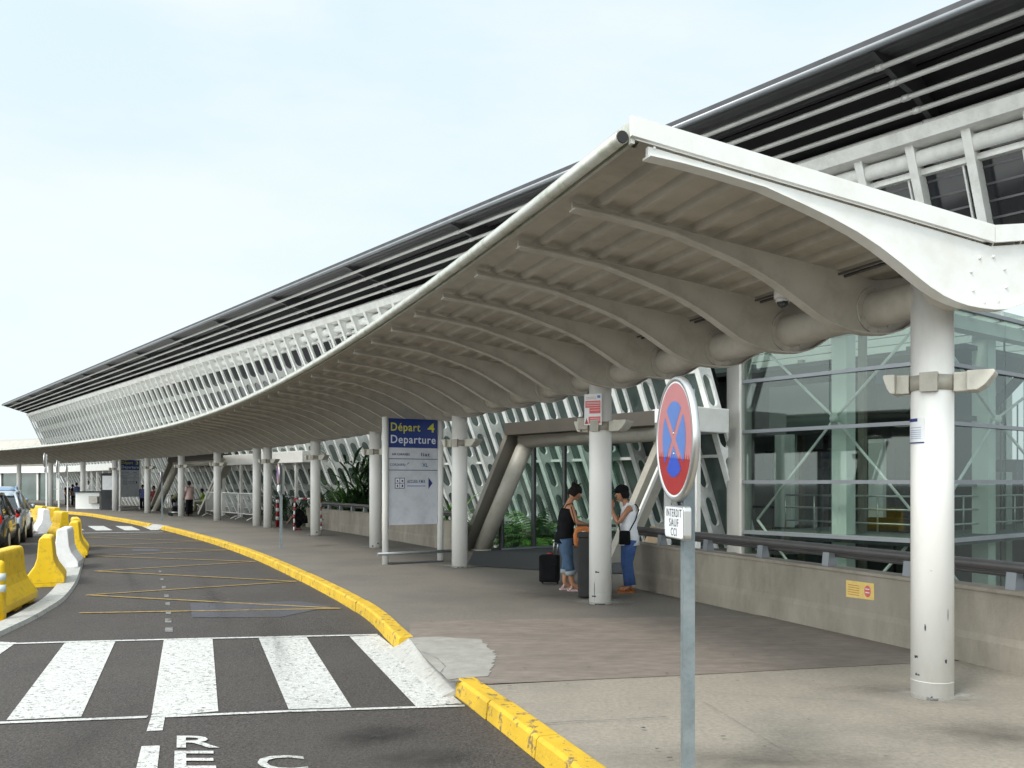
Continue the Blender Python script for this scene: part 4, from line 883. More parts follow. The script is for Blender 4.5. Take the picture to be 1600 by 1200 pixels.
# ------------------------------------------------------------------ departure signs
def fit(body, u0, u1, zb, cap, m, e, X, O, off=.012, ext=.001):
    o = text(body, 1., m, Matrix(), e, 'lettering', ext); me = o.data
    xs = [v.co.x for v in me.vertices]; x0, x1 = min(xs), max(xs)
    n = Vector((X.y, -X.x, 0)); sy = cap / .69
    for v in me.vertices:
        p = O + X * (u0 + (u1 - u0) * (v.co.x - x0) / (x1 - x0)) + Vector((0, 0, zb + v.co.y * sy)) + n * (off + v.co.z); v.co = p
    return o
def dep_sign(p0, p1, num, label, full=True):
    p0 = Vector(p0); p1 = Vector(p1); X = (p1 - p0); W = X.length; X.normalize(); n = Vector((X.y, -X.x, 0))
    e = empty('departure_sign', p0, 0, label, 'sign', 'blue topped departure signs'); Z = Vector((0, 0, 1)); O = Vector((0, 0, 0))
    for x in (0, W):
        b = MB(); b.tube([X * x, X * x + Z * 2.86], .062, 18); b.build('post', 'white', e)
    def pan(nm, u0, u1, z0, z1, m, t0, t1):
        b = MB(); b.prism([(u0, z0), (u1, z0), (u1, z1), (u0, z1)], lambda p, t: X * p[0] + Z * p[1] + n * t, t0, t1); return b.build(nm, m, e)
    a, c = .07, W - .07
    pan('panel', a, c, .76, 2.27, 'panel', -.03, .01); pan('header', a, c, 2.272, 2.84, 'navy', -.03, .011)
    b = MB(); b.tube([X * -.2 + n * .09 + Z * .215, X * (W + .2) + n * .09 + Z * .215], .03, 10); b.build('foot_rail', 'mull', e)
    b = MB(); b.prism([(.05, -.1), (W + .02, -.1), (W + .02, .1), (.05, .1)], lambda p, t: X * p[0] + n * p[1] + Z * t, .006, .03); b.build('base_strip', 'dgrey', e)  # flat dark strip on the ground between the posts
    w_ = c - a
    fit('Départ', a + .04 * w_, a + .64 * w_, 2.60, .155, 'yel_t', e, X, O, .013); fit(num, a + .79 * w_, a + .94 * w_, 2.59, .17, 'yel_t', e, X, O, .013)
    fit('Departure', a + .04 * w_, a + .96 * w_, 2.36, .155, 'wht_t', e, X, O, .013)
    pan('rule', a, c, 2.045, 2.058, 'inkb', .01, .013); pan('rule', a, c, 1.825, 1.838, 'inkb', .01, .013)
    fit('AIR CARAIBES', a + .06 * w_, a + .42 * w_, 2.12, .045, 'inkb', e, X, O); fit('liat', a + .66 * w_, a + .84 * w_, 2.11, .07, 'inkb', e, X, O)
    fit('CORSAIRfly', a + .02 * w_, a + .34 * w_, 1.915, .045, 'inkb', e, X, O); fit('XL', a + .68 * w_, a + .80 * w_, 1.90, .07, 'cyan', e, X, O)
    b = MB(); b.add([X * (a + u * w_) + Z * z + n * .012 for u, z in ((.35, 1.925), (.42, 1.985), (.385, 1.975), (.36, 1.93))], [(0, 1, 2, 3)]); b.build('logo', 'inkb', e, fix=False)
    # pictogram square, office text and arrow
    u0 = a + .12 * w_; sq = .2 * w_; zc = 1.47
    pan('pictogram', u0, u0 + sq, zc, zc + sq * 1.0, 'inkb', .01, .012)
    for i in range(2):
        for j in range(2):
            g_ = sq * .06; h = (sq - 3 * g_) / 2; ux = u0 + g_ + i * (h + g_); zx = zc + g_ + j * (h + g_)
            pan('pictogram', ux, ux + h, zx, zx + h, 'white_s', .012, .0135)
            pan('pictogram', ux + h * .35, ux + h * (.65 + .1 * i), zx + h * .2, zx + h * (.75 - .1 * j), 'inkb', .0135, .0145)
    fit('ACCUEIL P.M.R.', a + .37 * w_, a + .75 * w_, 1.58, .06, 'inkb', e, X, O)
    pan('print', a + .37 * w_, a + .75 * w_, 1.512, 1.528, 'fblue', .01, .0115)
    b = MB(); b.add([X * (a + u * w_) + Z * z + n * .012 for u, z in ((.81, 1.46), (.895, 1.575), (.81, 1.69))], [(0, 1, 2)]); b.build('arrow', 'inkb', e, fix=False)
    return e
q0_, q1_ = gp(602, 882), gp(688, 877.5)
dep_sign(q0_, q1_, '4', 'tall sign reading Départ 4 Departure on two white posts')
q2_, q3_ = gp(187.5, 798.2), gp(218.5, 796.6)
dep_sign(q2_, q3_, '3', 'smaller looking distant departure sign numbered 3 far along the path')

# ------------------------------------------------------------------ no-stopping signs
def clip(poly, a, b_, c):                   # keep a*x + b*y > c
    out = []
    for i, p in enumerate(poly):
        q = poly[(i + 1) % len(poly)]; dp = a * p[0] + b_ * p[1] - c; dq = a * q[0] + b_ * q[1] - c
        if dp > 0: out.append(p)
        if dp * dq < 0: t = dp / (dp - dq); out.append((p[0] + (q[0] - p[0]) * t, p[1] + (q[1] - p[1]) * t))
    return out
def stop_sign(loc, ang, zc, rad, label, group, plate=True, base=0., faded=True, ptxt=True, post='galv'):
    """ang: heading of the face normal"""
    e = empty('road_sign', loc, 0, label, 'road sign', group); n = Vector((math.cos(ang), math.sin(ang), 0)); X = Vector((-math.sin(ang), math.cos(ang), 0)); Z = Vector((0, 0, 1))
    pt = lambda x, z, t=0.: X * x + Z * z + n * t
    top = zc + rad * .8
    b = MB(); b.prism([(-.04, -.018), (.04, -.018), (.04, .018), (-.04, .018)], lambda p, t: n * (p[0] - .0) + X * p[1] + Z * t, base, top)
    b = MB(); b.prism([(-.030, -.026), (.03, -.026), (.03, .026), (.024, .026), (.024, -.012), (-.024, -.012), (-.024, .026), (-.03, .026)], lambda p, t: n * (p[0] - .055) - X * p[1] + Z * t, base, top); b.build('post', post, e)
    ring = lambda r, N=48: [(r * math.cos(2 * math.pi * k / N), r * math.sin(2 * math.pi * k / N)) for k in range(N)]
    b = MB(); vs = []; N = 48
    for r, t in ((rad - .012, -.016), (rad, -.010), (rad, .014), (rad - .006, .022), (rad - .022, .022), (rad - .024, .017)):
        vs += [pt(x, zc + z, t) for x, z in ring(r)]
    b.add(vs, [(i * N + k, i * N + (k + 1) % N, (i + 1) * N + (k + 1) % N, (i + 1) * N + k) for i in range(5) for k in range(N)], True); b.f += [list(range(N)), list(range(5 * N, 6 * N))]; b.sm += [False] * 2; b.mi += [0, 0]
    b.build('disc', 'alu', e)
    fade = -.30 * rad
    def face(poly, m, t, nm='face'):
        if len(poly) < 3: return
        b = MB(); b.add([pt(x, zc + z, t) for x, z in poly], [tuple(range(len(poly)))]); b.build(nm, m, e, fix=False)
    face(ring(rad - .024), 'white_s', .0185); R_ = rad - .034
    def jagged(poly, up):                   # the faded upper part ends in a ragged line
        return clip(poly, .06, 1 if up else -1, fade if up else -fade) if up else clip(poly, -.06, -1, -fade)
    full = ring(R_)
    if faded: face(jagged(full, True), 'pink', .0195); face(jagged(full, False), 'red', .0195)
    else: face(full, 'red', .0195)
    Rb = R_ * .68; w_ = R_ * .11
    for i, (a, c) in enumerate(((0, 1), (1, 0), (0, -1), (-1, 0))):
        s = ring(Rb)
        s = clip(s, a - c, c + a, w_ * 1.0) if True else s
        s = clip(s, a + c, c - a, w_ * 1.0)
        if faded: face(jagged(s, True), 'fblue', .0205, 'blue_field'); face(jagged(s, False), 'blue', .0205, 'blue_field')
        else: face(s, 'blue', .0205, 'blue_field')
    if faded:                               # ragged streaks below the fade line
        for k in range(15):
            x = -R_ * .85 + k * R_ * .122; h = random.uniform(.01, .05)
            inb = abs(x) < Rb * .9 and abs(abs(x) - .30 * rad) > w_ * 1.2
            z_ = fade - .06 * x
            if x * x + (z_ + h) ** 2 < (R_ * .97) ** 2: face([(x - .006, z_ - .004), (x + .006, z_ - .004), (x + .001, z_ + h)], 'blue' if (inb and abs(x) < R_ * .6) else 'red', .0212, 'streak')
        for x, z in ((0, .03), (.005, -.075)): b = MB(); b.ball(pt(x, zc + z, .02), .006, 8, 5); b.build('rivet', 'alu', e)
    if plate:
        w2, h2 = .165, .085; zp = zc - rad - .02 - h2; r_ = .025; poly = []
        for sx, sz, a0 in ((1, 1, 0), (-1, 1, 90), (-1, -1, 180), (1, -1, 270)):
            for k in range(5): a = R(a0 + 22.5 * k); poly.append((sx * (w2 - r_) + r_ * math.cos(a), sz * (h2 - r_) + r_ * math.sin(a)))
        b = MB(); b.prism([(x, zp + z) for x, z in poly], lambda p, t: pt(p[0], p[1], t), -.022, .018); bevel(b.build('plate', 'alu', e), .004)
        face([(x * .95, zp - zc + z * .92) for x, z in poly], 'white_s', .0192, 'plate_face')
        if ptxt:
            Y = n
            for body, z, hw in (('INTERDIT', .028, .128), ('SAUF', -.022, .078), ('CCI', -.070, .048)):
                o = text(body, 1., 'ink', Matrix(), e, 'lettering', .0004, spc=1.2, offset=.0005); me = o.data; xs = [v.co.x for v in me.vertices]; x0, x1 = min(xs), max(xs)
                for v in me.vertices: v.co = pt(-hw + 2 * hw * (v.co.x - x0) / (x1 - x0), zp + z - .0 + v.co.y * .058, .0198 + v.co.z)
    return e
D_ = 4.62; stop_sign((266 / F * D_ - .025, D_, 0), R(187), 1.82, .322, 'large round red and blue no stopping sign above an INTERDIT SAUF CCI plate', None)
p = gp(435.5, 857); stop_sign(p, R(200), 1.6 + (753 - 740) / F * p.y, .25, 'round sign on thin post on the footpath left of the column row', None, faded=False, ptxt=False)
p = gp(251, 813.5); stop_sign(p, R(205), 1.6 + (753 - 744) / F * p.y, .23, 'thin tilted looking sign post in front of the far portal', None, plate=False, faded=False)
for px, py, d, lb in ((70, 719, 36, 'tallest edge on road sign behind the barriers, leftmost'), (89.5, 729, 40, 'middle edge on road sign behind the barriers'), (103.5, 736, 45, 'lowest edge on road sign behind the barriers, rightmost')):
    q = at(px, py, d); stop_sign((q.x, q.y, 0), R(201), q.z, .29, lb, 'edge on signs behind the barriers', faded=False, ptxt=False, base=ROAD, post='white')

# ------------------------------------------------------------------ plastic barriers and bollard
def barrier_proto(m, L_=1.15, nm='traffic_barrier'):
    e = empty(nm, (0, 0, 0)); b = MB()
    half = [(.285, .05), (.285, .15), (.26, .2), (.165, .34), (.125, .46), (.10, .76), (.085, .80), (.05, .815)]
    prof = half + [(-x, z) for x, z in half[::-1]]
    b.prism(prof, lambda p, t: (t, p[0], p[1]), -L_ / 2, L_ / 2)
    o = b.build('body', m, e); bevel(o, .018, 3)
    b = MB()
    for x in (-L_ / 2 + .12, 0, L_ / 2 - .12): b.box((x - .12 if x else -.16, -.235, 0), (x + .12 if x else .16, .235, .056))
    b.build('foot', m, e)
    return e
YB = barrier_proto('yplas'); WB = barrier_proto('wplas')
bl = [('n', (-6.92, 12.1), 15.6, 'nearest yellow plastic barrier, cut by the left edge'), ('y', (-7.93, 15.28), 25, 'yellow plastic barrier seen end on beside the white kerb'),
      ('w', (-9.0, 18.05), 21, 'white plastic barrier behind the end on yellow one'), ('y', (-10.15, 20.8), 24, 'yellow plastic barrier just behind the white one'),
      ('y', (-11.2, 23.0), 28, 'yellow plastic barrier farthest right at the bend'), ('y', (-14.1, 28.0), 38, 'small yellow barrier beyond the bend, under the rightmost edge on sign'),
      ('y', (-16.7, 32.6), 40, 'yellow barrier behind the taller white one far off'), ('w', (-16.1, 30.8), 36, 'white barrier in the far group near the cars'), ('y', (-18.2, 34.5), 45, 'farthest yellow barrier beside the car mirror')]
fy = fw = True
NB = barrier_proto('yplas', 1.7)
for k, (c, (bx_, by_), hd, lb) in enumerate(bl):
    src = YB if c == 'y' else WB
    if c == 'n': o = NB
    elif c == 'y': o = src if fy else copy_tree(src); fy = False
    else: o = src if fw else copy_tree(src); fw = False
    o.location = (bx_, by_, ROAD); o.rotation_euler.z = R(90 + hd); tag(o, lb, 'barrier', 'plastic barriers along the island kerb')
o = bpy.data.objects
bo = empty('bollard', ((0 - 800) / F * 11.0, 11.0, ROAD), 0, 'yellow flexible bollard with white bands at the left edge', 'bollard')
b = MB(); b.tube([(0, 0, 0), (0, 0, .03)], .10, 18); b.tube([(0, 0, .03), (0, 0, .70), (0, 0, .745), (0, 0, .765)], [.066, .06, .05, .02], 18); b.build('post', 'yplas', bo)
for z in (.38, .52): b = MB(); b.tube([(0, 0, z), (0, 0, z + .09)], .0655, 18); b.build('reflective_band', 'refl', bo)

# ------------------------------------------------------------------ cars (rear towards the camera)
def car(paint, label, loc, rz, H=1.48, Lc=4.0, Wc=1.7, plate_m='plate'):
    e = empty('parked_car', loc, rz, label, 'car', 'cars queued on the lane beyond the barriers')
    # x forward; rear bumper at x = 0
    s = H / 1.48
    low = [(0, .36, .62, .80), (.06, .24, .80, .84), (.35, .2, .92, .86), (1.2, .2, .94, .86), (2.4, .2, .93, .86), (3.0, .2, .88, .85), (3.6, .22, .78, .80), (3.92, .28, .62, .70), (4.0, .36, .5, .6)]
    b = MB(); N = 14; vs = []
    for x, z0, z1, w2 in low:
        w2 *= Wc / 1.72
        ring = [(w2 * .82, z0), (w2 * .96, z0 + .1), (w2, z0 + (z1 - z0) * .45), (w2 * .985, z1 - .08), (w2 * .93, z1), (w2 * .5, z1 + .02), (0, z1 + .025)]
        ring = ring + [(-a, z) for a, z in ring[::-1]]
        vs += [(x * Lc / 4, a, z * s) for a, z in ring]
    n = len(low); b.add(vs, [(i * N + j, i * N + (j + 1) % N, (i + 1) * N + (j + 1) % N, (i + 1) * N + j) for i in range(n - 1) for j in range(N)] + [tuple(range(N)), tuple(range((n - 1) * N, n * N))], True)
    m = b.build('body', paint, e)
    cab = [(.12, .90, .91, .78), (.30, .90, 1.22, .74), (.55, .92, 1.42, .70), (1.2, .92, 1.47, .69), (1.9, .92, 1.46, .69), (2.3, .92, 1.36, .70), (2.95, .90, .93, .76)]
    b = MB(); vs = []; N = 8
    for x, z0, z1, w2 in cab:
        w0 = .80 * Wc / 1.72; w2 *= Wc / 1.72; k = (z1 - z0) / .56
        wt = w0 - (w0 - .60) * min(1, k)
        ring = [(w0, z0), (wt + .02, z1 - .06 * k), (wt - .06, z1 - .01 * k), (.25, z1 + .012 * k)]; ring += [(-a, z) for a, z in ring[::-1]]
        vs += [(x * Lc / 4, a, z * s) for a, z in ring]
    n = len(cab); b.add(vs, [(i * N + j, i * N + (j + 1) % N, (i + 1) * N + (j + 1) % N, (i + 1) * N + j) for i in range(n - 1) for j in range(N)] + [tuple(range(N))], True); b.build('windows', 'cglass', e)
    # roof skin, pillars
    b = MB(); rows = []
    for x, z, w2 in ((.42, 1.36, .56), (.55, 1.425, .60), (1.2, 1.48, .61), (1.9, 1.47, .61), (2.2, 1.40, .6)):
        rows.append([(x * Lc / 4, y * w2, (z + .014 - .012 * abs(y) ** 3) * s) for y in (-1.02, -.7, 0, .7, 1.02)])
    b.add([p for r in rows for p in r], [(i * 5 + j, i * 5 + j + 1, i * 5 + j + 6, i * 5 + j + 5) for i in range(4) for j in range(4)], True)
    o_ = b.build('roof_panel', paint, e); sd_ = o_.modifiers.new('s', 'SOLIDIFY'); sd_.thickness = .03
    for sg in (-1, 1):
        for pts in ([(.1, .80, .88), (.3, .70, 1.2), (.5, .615, 1.42)], [(1.45, .805, .9), (1.5, .63, 1.44)], [(2.95, .80, .9), (2.2, .61, 1.42)], [(.5, .615, 1.425), (1.2, .63, 1.465), (1.9, .63, 1.455), (2.2, .61, 1.41)]):
            b = MB(); b.tube([(x * Lc / 4, sg * y * Wc / 1.72, z * s) for x, y, z in pts], .04, 8); b.build('pillar', paint, e)
        b = MB(); b.ball((.10, sg * .715, .84 * s), (.085, .075, .15), 12, 8); b.build('tail_light', 'tlamp', e)
        b = MB(); b.ball((2.35 * Lc / 4, sg * .93, 1.0 * s), (.10, .07, .08), 10, 6); b.build('wing_mirror', paint, e)
        b = MB(); b.ball((3.85, sg * .6, .68 * s), (.12, .14, .09), 10, 6); b.build('headlight', 'refl', e)
        for x in (.72, 3.2):
            b = MB(); b.tube([(x, sg * .66, .31), (x, sg * .865, .31)], .315, 24); wh = b.build('wheel', 'rubber', e)
            b = MB(); b.tube([(x, sg * .862, .31), (x, sg * .875, .31)], .19, 20); b.build('rim', 'alu', wh)
    b = MB(); b.box((-.05, -.74, .34 * s), (.12, .74, .54 * s)); bevel(b.build('bumper', paint, e), .04, 3)
    b = MB(); b.box((-.012, -.25, .66 * s), (.01, .25, .76 * s)); b.build('number_plate', plate_m, e)
    b = MB(); b.add([(.13, -.52, .95 * s), (.13, .52, .95 * s), (.37, .46, 1.30 * s), (.37, -.46, 1.30 * s)], [(0, 1, 2, 3)])
    b.build('rear_window', 'cglass', e, fix=False)
    b = MB(); b.tube([(.6, 0, 1.47 * s), (.5, 0, 1.62 * s)], .006, 5); b.build('aerial', 'rubber', e)
    return e
car('cargry', 'dark grey car with red tail lamp cut by the left edge', ((-58 - 800) / F * 20.6, 20.6, ROAD), R(90 + 24), 1.45)
car('carsil', 'silver hatchback parked in front of the dark grey car', ((-19 - 800) / F * 24.8, 24.8, ROAD), R(90 + 24), 1.46)
car('carblu', 'light blue car farthest ahead in the queue', ((-8 - 800) / F * 30.5, 30.5, ROAD), R(90 + 28), 1.56)

# ------------------------------------------------------------------ people
def skinned(name, chains, m, parent, sub=2, extra=None):
    """chains: list of [(pos, radius), ...]; a chain whose first point equals an existing point joins there"""
    pts, rad, edges = [], [], []
    def idx(p, r):
        for i, q in enumerate(pts):
            if (q - Vector(p)).length < 1e-4: return i
        pts.append(Vector(p)); rad.append(r); return len(pts) - 1
    for ch in chains:
        ids = [idx(p, r) for p, r in ch]; edges += [(a, c) for a, c in zip(ids, ids[1:]) if a != c]
    me = bpy.data.meshes.new(name); me.from_pydata([tuple(p) for p in pts], edges, []); o = bpy.data.objects.new(name, me); C.objects.link(o)
    sk = o.modifiers.new('skin', 'SKIN'); sk.use_smooth_shade = True
    for i, v in enumerate(me.skin_vertices[0].data): r = rad[i]; v.radius = r if isinstance(r, tuple) else (r, r); v.use_root = (i == 0)
    ss_ = o.modifiers.new('sub', 'SUBSURF'); ss_.levels = sub; ss_.render_levels = sub
    dg = bpy.context.evaluated_depsgraph_get(); me2 = bpy.data.meshes.new_from_object(o.evaluated_get(dg)); bpy.data.objects.remove(o)
    if extra:
        bm = bmesh.new(); bm.from_mesh(me2); k = [bm.verts.new(v) for v in extra.v]
        for f in extra.f:
            try: bm.faces.new([k[i] for i in f])
            except ValueError: pass
        bmesh.ops.recalc_face_normals(bm, faces=bm.faces); bm.to_mesh(me2); bm.free()
    for p in me2.polygons: p.use_smooth = True; p.material_index = 0
    me2.materials.clear(); me2.materials.append(M[m]); o = bpy.data.objects.new(name, me2); C.objects.link(o); o.parent = parent; return o
def loft(b, rings, n=16, cap=True):
    """rings: (centre, depth radius, width radius, tilt about y)"""
    vs = []
    for c, rx, ry, tl in rings:
        for k in range(n):
            a = 2 * math.pi * k / n; x, y = rx * math.cos(a), ry * math.sin(a); vs.append((c[0] + x * math.cos(tl), c[1] + y, c[2] - x * math.sin(tl)))
    fs = [(i * n + k, i * n + (k + 1) % n, (i + 1) * n + (k + 1) % n, (i + 1) * n + k) for i in range(len(rings) - 1) for k in range(n)]
    b.add(vs, fs, True)
    if cap: o = len(b.v) - len(vs); b.f += [list(range(o, o + n)), list(range(o + (len(rings) - 1) * n, o + len(vs)))]; b.sm += [True] * 2; b.mi += [0, 0]
def limb(a, b_, c, r): a, b_, c = map(Vector, (a, b_, c)); return [(a, r[0]), ((a + b_) / 2, (r[0] + r[1]) / 2), (b_, r[1]), (b_ * .6 + c * .4, r[1] * .97), (c, r[2])]
def hand(w, d, side, curl=.5, k=1.):
    """five finger chains from wrist w along d; side: vector towards the thumb"""
    w = Vector(w); d = Vector(d).normalized(); s = Vector(side); s = (s - d * s.dot(d)).normalized(); u = d.cross(s)
    palm = w + d * .075 * k; ch = [[(w, .024 * k), (w + d * .04 * k, (.017 * k, .028 * k)), (palm, (.015 * k, .032 * k))]]
    for i, (o_, l) in enumerate(((.027, .070), (.009, .078), (-.009, .072), (-.026, .058))):
        a = palm + s * o_ * k; dd = (d + s * o_ * 2.5).normalized(); l *= k
        p1 = a + dd * l * .45; p2 = p1 + (dd * math.cos(curl) + u * math.sin(curl)) * l * .3; p3 = p2 + (dd * math.cos(curl * 1.9) + u * math.sin(curl * 1.9)) * l * .28
        ch.append([(palm, (.015 * k, .032 * k)), (a, .0098 * k), (p1, .0088 * k), (p2, .0082 * k), (p3, .0068 * k)])
    t0 = w + d * .03 * k; t1 = t0 + (s * .9 + d * .5).normalized() * .038 * k; t2 = t1 + (s * .4 + d).normalized() * .032 * k; t3 = t2 + (d + u * .3).normalized() * .024 * k
    ch.append([(w + d * .04 * k, (.017 * k, .028 * k)), (t1, .011 * k), (t2, .0095 * k), (t3, .0075 * k)])
    return ch
def person(loc, rz, P, label, skin, top, bottom, hair='hair', sc=1., shoe='rubber', group=None, detail=True, top_kind='tank', legs='long', bun=0., cap=False, fem=1.):
    e = empty('person', loc, rz, label, 'person', group); e.scale = (sc, sc, sc); V = Vector
    H, NK, CH, WA, PE = V(P['head']), V(P['neck']), V(P['chest']), V(P['waist']), V(P['pelvis'])
    ch = [[(PE, .105), (WA, .088), (CH, .105), (NK, .045), (NK * .45 + H * .55, .046)]]
    for sd_ in ('L', 'R'):
        y = 1 if sd_ == 'L' else -1
        S, E_, W_ = V(P['sh' + sd_]), V(P['el' + sd_]), V(P['wr' + sd_]); K, A = V(P['kn' + sd_]), V(P['an' + sd_]); HJ = PE + V((0, y * .085, -.04)) if 'hip' + sd_ not in P else V(P['hip' + sd_])
        ch.append([(CH, .105), (S, .05)] + limb(S, E_, W_, (.046, .034, .023))[1:])
        d = W_ - E_ if 'hd' + sd_ not in P else V(P['hd' + sd_]); ch += hand(W_, d, V(P.get('th' + sd_, (0, -y, .3))), P.get('curl', .45)) if detail else [[(W_, .023), (W_ + d.normalized() * .09, .026), (W_ + d.normalized() * .15, .014)]]
        ch.append([(PE, .105), (HJ, .085)] + limb(HJ, K, A, (.078, .054, .036))[1:])
        fd = V(P.get('ft' + sd_, (1, 0, 0))).normalized(); ch.append([(A, .036), (A + fd * .07 + V((0, 0, -.045)), (.032, .024)), (A + fd * .15 + V((0, 0, -.062)), (.036, .016))])
    ex = MB(); pit = P.get('pitch', 0.); yaw = P.get('yaw', 0.); Rh = Matrix.Translation(H) @ Matrix.Rotation(yaw, 4, 'Z') @ Matrix.Rotation(pit, 4, 'Y')
    hd = MB(); n, m_ = 18, 14; vs = []
    for i in range(m_ + 1):
        a = math.pi * i / m_
        for k in range(n):
            t = 2 * math.pi * k / n; z = math.cos(a) * .115; r = math.sin(a)
            x = r * math.cos(t) * .092; y_ = r * math.sin(t) * .074
            if z < 0: y_ *= 1 + z * 2.4; x = x * (1 + z * 2.2) + (.012 if math.cos(t) > 0 else 0) * min(1, -z * 12)
            if x > .07: x = .07 + (x - .07) * .6
            # brow, eye sockets, mouth
            if math.cos(t) > .75 and -.01 < z < .03 and .012 < abs(y_) < .045: x -= .008
            vs.append((x, y_, z))
    hd.add(vs, [(i * n + k, i * n + (k + 1) % n, (i + 1) * n + (k + 1) % n, (i + 1) * n + k) for i in range(m_) for k in range(n)], True)
    hd.tube([(.078, 0, .02), (.097, 0, -.018), (.083, 0, -.03)], [.007, .014, .009], 8)         # nose
    hd.ball((.083, 0, -.055), (.010, .022, .007), 10, 5); hd.ball((.076, 0, -.085), (.016, .02, .014), 10, 5)  # lips, chin
    for y in (-1, 1): hd.ball((-.005, y * .075, -.005), (.016, .009, .028), 10, 6)
    hd.v = [Rh @ V(v) for v in hd.v]
    skinned('body', ch, skin, e, 2, hd)
    if detail:
        b = MB(); [b.ball(Rh @ V((.074, y * .030, .010)), .0105, 8, 6) for y in (-1, 1)]; b.build('eyes', 'white_s', e)
        b = MB(); [b.ball(Rh @ V((.082, y * .030, .010)), .0055, 8, 6) for y in (-1, 1)]; [b.bar(Rh @ V((.078, y * .015, .030)), Rh @ V((.070, y * .048, .031)), .006, .006) for y in (-1, 1)]; b.build('brows', 'hair', e)
        b = MB(); b.ball(Rh @ V((.089, 0, -.0555)), (.006, .019, .005), 8, 5); b.build('lips', 'redc', e)
    # hair shell
    b = MB(); vs = []; n, m_ = 22, 12; rnd = random.Random(int(loc[0] * 100) if hasattr(loc, '__getitem__') else 3)
    for i in range(m_ + 1):
        a = math.pi * i / m_ * .68
        for k in range(n):
            t = 2 * math.pi * k / n; lim = .68 if math.cos(t) < .2 else .40 + .1 * (1 - math.cos(t)); aa = min(a, math.pi * lim); g = 1 + rnd.uniform(-.03, .05)
            vs.append(V((math.sin(aa) * math.cos(t) * .101 * g - .008, math.sin(aa) * math.sin(t) * .084 * g, math.cos(aa) * .126 * g)))
    b.add(vs, [(i * n + k, i * n + (k + 1) % n, (i + 1) * n + (k + 1) % n, (i + 1) * n + k) for i in range(m_) for k in range(n)], True)
    if bun:
        for k in range(14): b.ball((-.065 + rnd.uniform(-.03, .04), rnd.uniform(-.045, .045), .075 + rnd.uniform(-.03, .035)), (bun * .5, bun * .5, bun * .42), 8, 6)
        for k in range(10): a_ = rnd.uniform(0, 6.28); b.tube([(-.06, 0, .09), (-.06 + .07 * math.cos(a_), .07 * math.sin(a_), .15 + rnd.uniform(0, .03))], [.012, .003], 5)
    b.v = [Rh @ V(v) for v in b.v]; b.build('hair', hair, e)
    if cap:
        b = MB(); b.ball((-.005, 0, .055), (.106, .088, .085), 16, 10); b.prism([(.06, -.06), (.145, -.04), (.155, 0), (.145, .04), (.06, .06)], lambda p, t: (p[0], p[1], t - (p[0] - .06) * .2), .055, .064)
        b.v = [Rh @ V(v) for v in b.v]; b.build('cap', 'blackc', e)
    # clothes
    b = MB(); lean = math.atan2(CH.x - PE.x, CH.z - PE.z); SH = (V(P['shL']) + V(P['shR'])) / 2
    hem = PE + V((0, 0, -.06)) if legs != 'none' else PE
    hw = .195 * fem
    loft(b, [(hem + V((0, 0, -.03)), .155, hw + .01, lean), (PE + (WA - PE) * .1, .145, hw, lean), (WA, .122, .160, lean), (WA * .45 + CH * .55, .134, .165, lean), (CH + V((0, 0, .0)), .132, .168, lean), (CH * .4 + SH * .6 + V((.0, 0, 0)), .110, .155 if top_kind == 'tank' else .185, lean)] + ([(SH + V((0, 0, .022)), .07, .10, lean)] if top_kind != 'strap' else []), 22, True)
    if top_kind == 'strap':
        for y in (-1, 1): b.tube([CH + V((.085, y * .08, .05)), SH + V((.03, y * .085, .045)), SH + V((-.05, y * .08, .02)), CH + V((-.09, y * .06, .02))], .007, 6)
    elif top_kind == 'tank':
        for y in (-1, 1): b.tube([CH + V((.08, y * .09, .06)), SH + V((.02, y * .095, .045)), SH + V((-.055, y * .085, .03)), CH + V((-.09, y * .08, .03))], .026, 8)
    b.build('top', top, e)
    if top_kind == 'shirt':
        for sd_ in ('L', 'R'): b = MB(); S, E_ = V(P['sh' + sd_]), V(P['el' + sd_]); b.tube([S * .9 + CH * .1, S, S * .35 + E_ * .65], [.075, .066, .06], 12); b.build('sleeve', top, e)
    b = MB(); loft(b, [(PE + V((0, 0, .10)), .128, hw - .03, lean), (PE, .142, hw - .008, lean * .6), (PE + V((0, 0, -.09)), .14, hw - .012, 0)], 20)
    for sd_ in ('L', 'R'):
        y = 1 if sd_ == 'L' else -1; HJ = PE + V((0, y * .085, -.04)) if 'hip' + sd_ not in P else V(P['hip' + sd_]); K, A = V(P['kn' + sd_]), V(P['an' + sd_])
        ends = A + (K - A) * (.42 if legs == 'capri' else 0.02); ra = .075 if legs == 'capri' else .078
        b.tube([HJ + V((0, 0, .03)), HJ * .6 + K * .4, K, K * .5 + ends * .5, ends], [.110, .100, .082, .080, ra + .01] if legs == 'long' else [.106, .092, .072, .070, ra - .004], 16)
    b.build('trousers', bottom, e)
    if legs == 'capri':
        b = MB()
        for sd_ in ('L', 'R'): K, A = V(P['kn' + sd_]), V(P['an' + sd_]); p = A + (K - A) * .38; q = A + (K - A) * .56; b.tube([p, q], [.08, .078], 16)
        b.build('turned_up_hem', 'cuff', e)
